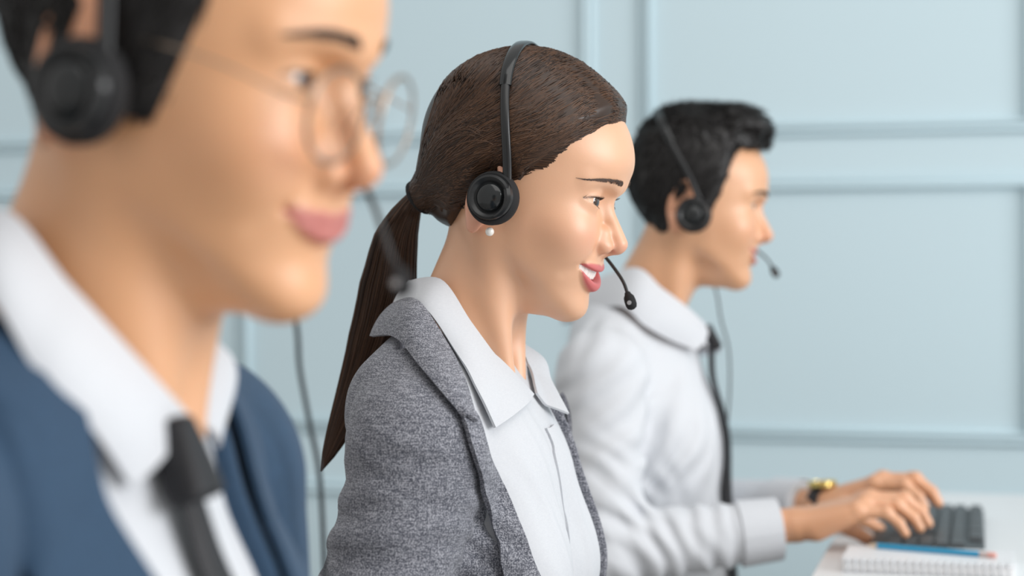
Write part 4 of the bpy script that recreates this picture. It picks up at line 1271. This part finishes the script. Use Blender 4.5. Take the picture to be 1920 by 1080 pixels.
# ------------------------------------------------------------------ glasses
def glasses():
    fr = H_L.fr
    t = thing('glasses', fr.o - np.array([0, 0, .03]), 'round thin-rimmed glasses worn by the person in the navy suit', 'glasses')
    mg = mat('gold_wire', (.33, .25, .19), .35, Metallic=.9)
    ml = mat('lens_glass', (1, 1, 1), .0, Transmission_Weight=1.0, IOR=1.12)
    cx, cy, cz = .1005, .0335, -.012; rx, rz = .0245, .0225
    a = np.linspace(0, 2 * math.pi, 49)
    for sg in (-1, 1):
        wrap = lambda y: -.10 * (abs(y) - cy)
        ring = np.array([(cx + wrap(cy + rx * math.cos(k)), sg * (cy + rx * math.cos(k)), cz + rz * math.sin(k)) for k in a])
        mb = MB(); mb.tube(fr.to(ring), .0013, 8, False); mb.build('rim', mg, t)
        mb = MB(); rr = np.linspace(0, .985, 8)
        for s_ in (1, -1):
            v = np.array([(cx + wrap(cy + rx * q * math.cos(k)) + s_ * .0008 + .0012 * (1 - q * q), sg * (cy + rx * q * math.cos(k)), cz + rz * q * math.sin(k)) for q in rr for k in a[:-1]])
            f = [(i * 48 + j, i * 48 + (j + 1) % 48, (i + 1) * 48 + (j + 1) % 48, (i + 1) * 48 + j) for i in range(7) for j in range(48)]
            mb.add(fr.to(v), [q[::-1] if (s_ * sg) > 0 else q for q in f])
        mb.build('lens', ml, t)
        tp = spline([(cx - .0028, sg * (cy + rx + .001), cz + .006), (cx - .012, sg * (cy + rx + .0075), cz + .007), (.05, sg * .0755, .004), (.0, sg * .081, .006), (-.016, sg * .082, -.006)], 24)
        mb = MB(); mb.tube(fr.to(tp), .0007, 8); mb.build('temple', mg, t)
        mb = MB(); mb.tube(fr.to(spline([(cx, sg * (cy - rx * .95), cz + .004), (cx - .004, sg * .0095, cz - .003), (cx - .006, sg * .0085, cz - .006)], 8)), .0006, 6); mb.build('nose_pad_arm', mg, t)
    mb = MB(); mb.tube(fr.to(spline([(cx, -(cy - rx), cz + .006), (cx + .003, -.004, cz + .010), (cx + .003, .004, cz + .010), (cx, cy - rx, cz + .006)], 14)), .0011, 8); mb.build('bridge', mg, t)
glasses()

# ------------------------------------------------------------------ desk and the things on it (in the typing man's frame)
DZ = -.240                                             # desk top in that frame
DB = R_BODY
def desk():
    t = thing('desk', DB.to((.6, -.7, 0)) * np.array([1, 1, 0]), 'long white desk under the keyboard and the notebook', 'desk')
    m = mat('white_laminate', (.80, .81, .82), .35)
    mb = MB(); mb.cbox((.615, -.71, DZ - .0125), (.335, 1.28, .0125), .002); mb.v = [DB.to(np.concatenate(mb.v))]; mb.build('desk_top', m, t)
    fl = -(DB.o[2])
    mm = mat('grey_steel_leg', (.55, .56, .57), .4)
    for x in (.36, .88):
        for y in (-1.92, .50):
            mb = MB(); zz = (DZ - .025 + fl) / 2; mb.cbox((x, y, zz), (.02, .02, (DZ - .025 - fl) / 2), .003); mb.v = [DB.to(np.concatenate(mb.v))]; mb.build('leg', mm, t)
    mb = MB(); mb.cbox((.80, -.71, DZ - .055), (.012, 1.19, .03), .003); mb.v = [DB.to(np.concatenate(mb.v))]; mb.build('rail', mm, t)
desk()

def keyboard():
    # long side runs away from the camera (local y), short side along x
    x0, x1, y0, y1 = .335, .478, -.185, .250
    kz = DZ + .012
    t = thing('keyboard', DB.to(((x0 + x1) / 2, (y0 + y1) / 2, DZ)), 'dark grey computer keyboard under the typing hands', 'keyboard')
    m = mat('charcoal_case', (.045, .052, .056), .5); mk = mat('charcoal_keys', (.06, .07, .076), .45)
    mb = MB(); tilt = .03
    mb.cbox(((x0 + x1) / 2, (y0 + y1) / 2, DZ + .0065), ((x1 - x0) / 2, (y1 - y0) / 2, .0065), .003)
    mb.v = [DB.to(np.concatenate(mb.v))]; mb.build('case', m, t)
    cache = {}
    def key(cx, cy, wx, wy):
        kk = (round(wx, 4), round(wy, 4))
        if kk not in cache:
            g = MB()
            b = np.array([(-1, -1), (1, -1), (1, 1), (-1, 1)], float)
            v = np.concatenate([np.c_[b * [wx, wy], np.full(4, 0)], np.c_[b * [wx, wy], np.full(4, .003)], np.c_[b * [wx * .78, wy * .80], np.full(4, .0068)]])
            f = [(0, 1, 5, 4), (1, 2, 6, 5), (2, 3, 7, 6), (3, 0, 4, 7), (4, 5, 9, 8), (5, 6, 10, 9), (6, 7, 11, 10), (7, 4, 8, 11), (8, 9, 10, 11)]
            me = bpy.data.meshes.new('key'); me.from_pydata((v @ DB.R.T).tolist(), [], f); me.materials.append(mk); cache[kk] = me
        o = bpy.data.objects.new('key', cache[kk]); COL.objects.link(o); o.parent = t
        o.location = tuple(DB.to((cx, cy, DZ + .0125)) - np.array(t.location))
    pit = .0191; rows = [x1 - .014 - i * .0192 for i in range(6)]; rows[0] += .003
    yl = y1 - .010                                     # the left end of the keyboard is the far one
    lay = [[1] * 1 + [-.5] + [1] * 4 + [-.5] + [1] * 4 + [-.5] + [1] * 4,
           [1] * 13 + [2], [1.5] + [1] * 12 + [1.5], [1.75] + [1] * 11 + [2.25], [2.25] + [1] * 10 + [2.75], [1.25] * 3 + [6.25] + [1.25] * 4]
    for r, row in enumerate(lay):
        y = yl
        for w in row:
            if w < 0: y += w * pit; continue
            key(rows[r], y - w * pit / 2, .0086, w * pit / 2 - .0009); y -= w * pit
    yb = yl - 15 * pit - .006
    for r in (0, 1, 2):
        for c in range(3): key(rows[r], yb - (c + .5) * pit, .0086, pit / 2 - .0009)
    for c in range(3): key(rows[5], yb - (c + .5) * pit, .0086, pit / 2 - .0009)
    key(rows[4], yb - 1.5 * pit, .0086, pit / 2 - .0009)
    yn = yb - 3 * pit - .006
    for r in (1, 2, 3, 4, 5):
        for c in range(4):
            if yn - (c + .5) * pit - pit / 2 > y0 + .002: key(rows[r], yn - (c + .5) * pit, .0086, pit / 2 - .0009)
keyboard()

def notebook():
    c = np.array([.412, -.262, DZ]); hx, hy = .1, .062
    t = thing('notebook', DB.to(c), 'white spiral notebook lying beside the keyboard', 'notebook')
    mp = mat('notebook_paper', (.84, .84, .84), .7); mc = mat('notebook_cover', (.80, .81, .83), .4)
    R = rotz(0.)
    def put_box(nm, cc, hs, m_, b=.0008):
        mb = MB(); mb.cbox(cc, hs, b); mb.v = [DB.to(np.concatenate(mb.v))]; return mb.build(nm, m_, t)
    put_box('back_cover', c + (0, 0, .001), (hx, hy, .001), mc)
    put_box('pages', c + (0, .001, .0075), (hx - .002, hy - .002, .0055), mp)
    put_box('front_cover', c + (0, 0, .0140), (hx, hy, .001), mc)
    mw = mat('white_wire', (.62, .63, .65), .35)
    n = 22
    for i in range(n):
        x = c[0] - hx + .008 + i * (2 * hx - .016) / (n - 1)
        a = np.linspace(-2.2, 2.2, 14)
        for dx in (-.0012, .0012):
            pass
        pts = np.array([(x, c[1] - hy + .0035 - .0078 * math.cos(k), c[2] + .0079 + .0088 * math.sin(k)) for k in a])
        mb = MB(); mb.tube(DB.to(pts), .0012, 6); mb.build('wire_ring', mw, t)
    # pencil on the notebook
    zt = c[2] + .015 + .0036
    a = DB.inv(px(1622, 1029, 2.262)); b_ = DB.inv(px(1868, 1049, 2.172)); a[2] = b_[2] = zt
    d = (b_ - a) / np.linalg.norm(b_ - a); ln = np.linalg.norm(b_ - a)
    p = thing('pencil', DB.to((a + b_) / 2 - np.array([0, 0, .0036])), 'blue pencil with a pink eraser lying on the white notebook', 'pencil')
    xa = np.cross([0, 0, 1.], d); xa /= np.linalg.norm(xa); Rp = np.stack([xa, np.cross(d, xa), d], 1)
    def pl(nm, prof, m_, sides):
        mb = MB(); mb.lathe(prof, a, Rp, sides); mb.v = [DB.to(np.concatenate(mb.v))]; mb.build(nm, m_, p, sharp=25)
    r = .0036
    pl('shaft', [(r, .016), (r, ln - .020)], mat('blue_lacquer', (.02, .30, .52), .3), 6)
    pl('wood_tip', [(.0008, .003), (r * .98, .016)], mat('pencil_wood', (.72, .55, .40), .6), 12)
    pl('lead', [(.0001, 0), (.0008, .003)], mat('graphite', (.05, .05, .05), .4), 8)
    pl('ferrule', [(r, ln - .020), (r * 1.04, ln - .018), (r * .97, ln - .015), (r * 1.04, ln - .012), (r, ln - .010)], mat('ferrule_metal', (.65, .55, .52), .35, Metallic=.6), 16)
    pl('eraser', [(r * .98, ln - .010), (r * .98, ln - .002), (r * .7, ln), (.0001, ln + .0003)], mat('pink_eraser', (.72, .38, .33), .8), 16)
notebook()

def watch():
    w0 = np.array([.252, .030, -.203]); ad = np.array(BD_R.arms[1][2][0]) - np.array(BD_R.arms[1][1][0]); ad /= np.linalg.norm(ad)
    c = w0 + ad * .016
    t = thing('wrist_watch', DB.to(c), 'gold watch with a black strap on the wrist of the typing person', 'watch')
    sd = np.cross(ROOM_UP, ad); sd /= np.linalg.norm(sd); up = np.cross(ad, sd)
    r = .0245
    a = np.linspace(0, 6.2832, 41)
    g = np.stack([c + ad * k + (np.cos(a)[:, None] * sd + np.sin(a)[:, None] * up) * r for k in np.linspace(-.010, .010, 4)], 1)
    mb = MB(); mb.strip(DB.to(g.reshape(-1, 3)).reshape(g.shape), .0022); mb.build('strap', mat('black_leather', (.018, .014, .016), .5), t)
    R = np.stack([ad, sd, up], 1) if np.linalg.det(np.stack([ad, sd, up], 1)) > 0 else np.stack([sd, ad, up], 1)
    gold = mat('gold_case', (.80, .62, .22), .22, Metallic=1.0)
    ca = c + up * (r - .001)
    def lz(nm, prof, m_, par):
        mb = MB(); mb.lathe(prof, ca, R, 40); mb.v = [DB.to(np.concatenate(mb.v))]; return mb.build(nm, m_, par, sharp=35)
    cs = lz('watch_case', [(.0001, 0), (.0180, 0), (.0200, .002), (.0200, .0075), (.0180, .0098), (.0162, .0098), (.0160, .0085)], gold, t)
    lz('dial', [(.0160, .0084), (.0001, .0086)], mat('pale_gold_dial', (.85, .76, .48), .35), cs)
    mb = MB(); mb.tube(DB.to(np.array([ca + R[:, 0] * .0178 + up * .0045, ca + R[:, 0] * .0215 + up * .0045])), .0022, 10); mb.build('crown', gold, cs)
watch()

# ------------------------------------------------------------------ legs, so that everyone really sits at the desk
def legs(bd, P, m):
    B = bd.B; fl = -B.o[2]
    def f(Q):
        x, y, z = Q.T; A = np.stack([x, np.sqrt(y * y + 1e-6), z], 1)
        d = cone(A, (-.02, .085, -.53), (.36, .105, -.53), .088, .065)
        d = smin(d, cone(A, (.36, .105, -.53), (.33, .105, fl + .09), .063, .045), .02)
        d = smin(d, ell(Q, (-.01, 0, -.53), (.13, .165, .10)), .04)
        return d
    v, q = surface(f, (-.18, -.22, fl - .02), (.46, .22, -.38), .010)
    link_mesh('trousers', B.to(v), q, m, P)
    for sg in (-1, 1):
        s_ = lambda Q: smax(smin(ell(Q, (.40, sg * .105, fl + .03), (.13, .048, .042)), ell(Q, (.335, sg * .105, fl + .06), (.06, .045, .06)), .03), fl - Q[:, 2], .004)
        v, q = surface(s_, (.20, sg * .105 - .07, fl - .02), (.56, sg * .105 + .07, fl + .15), .007)
        link_mesh('shoe', B.to(v), q, M_PLASTIC, P)
legs(BD_W, P_W, M_TROUSER); legs(BD_R, P_R, M_TROUSER); legs(BD_L, P_L, M_NAVY)
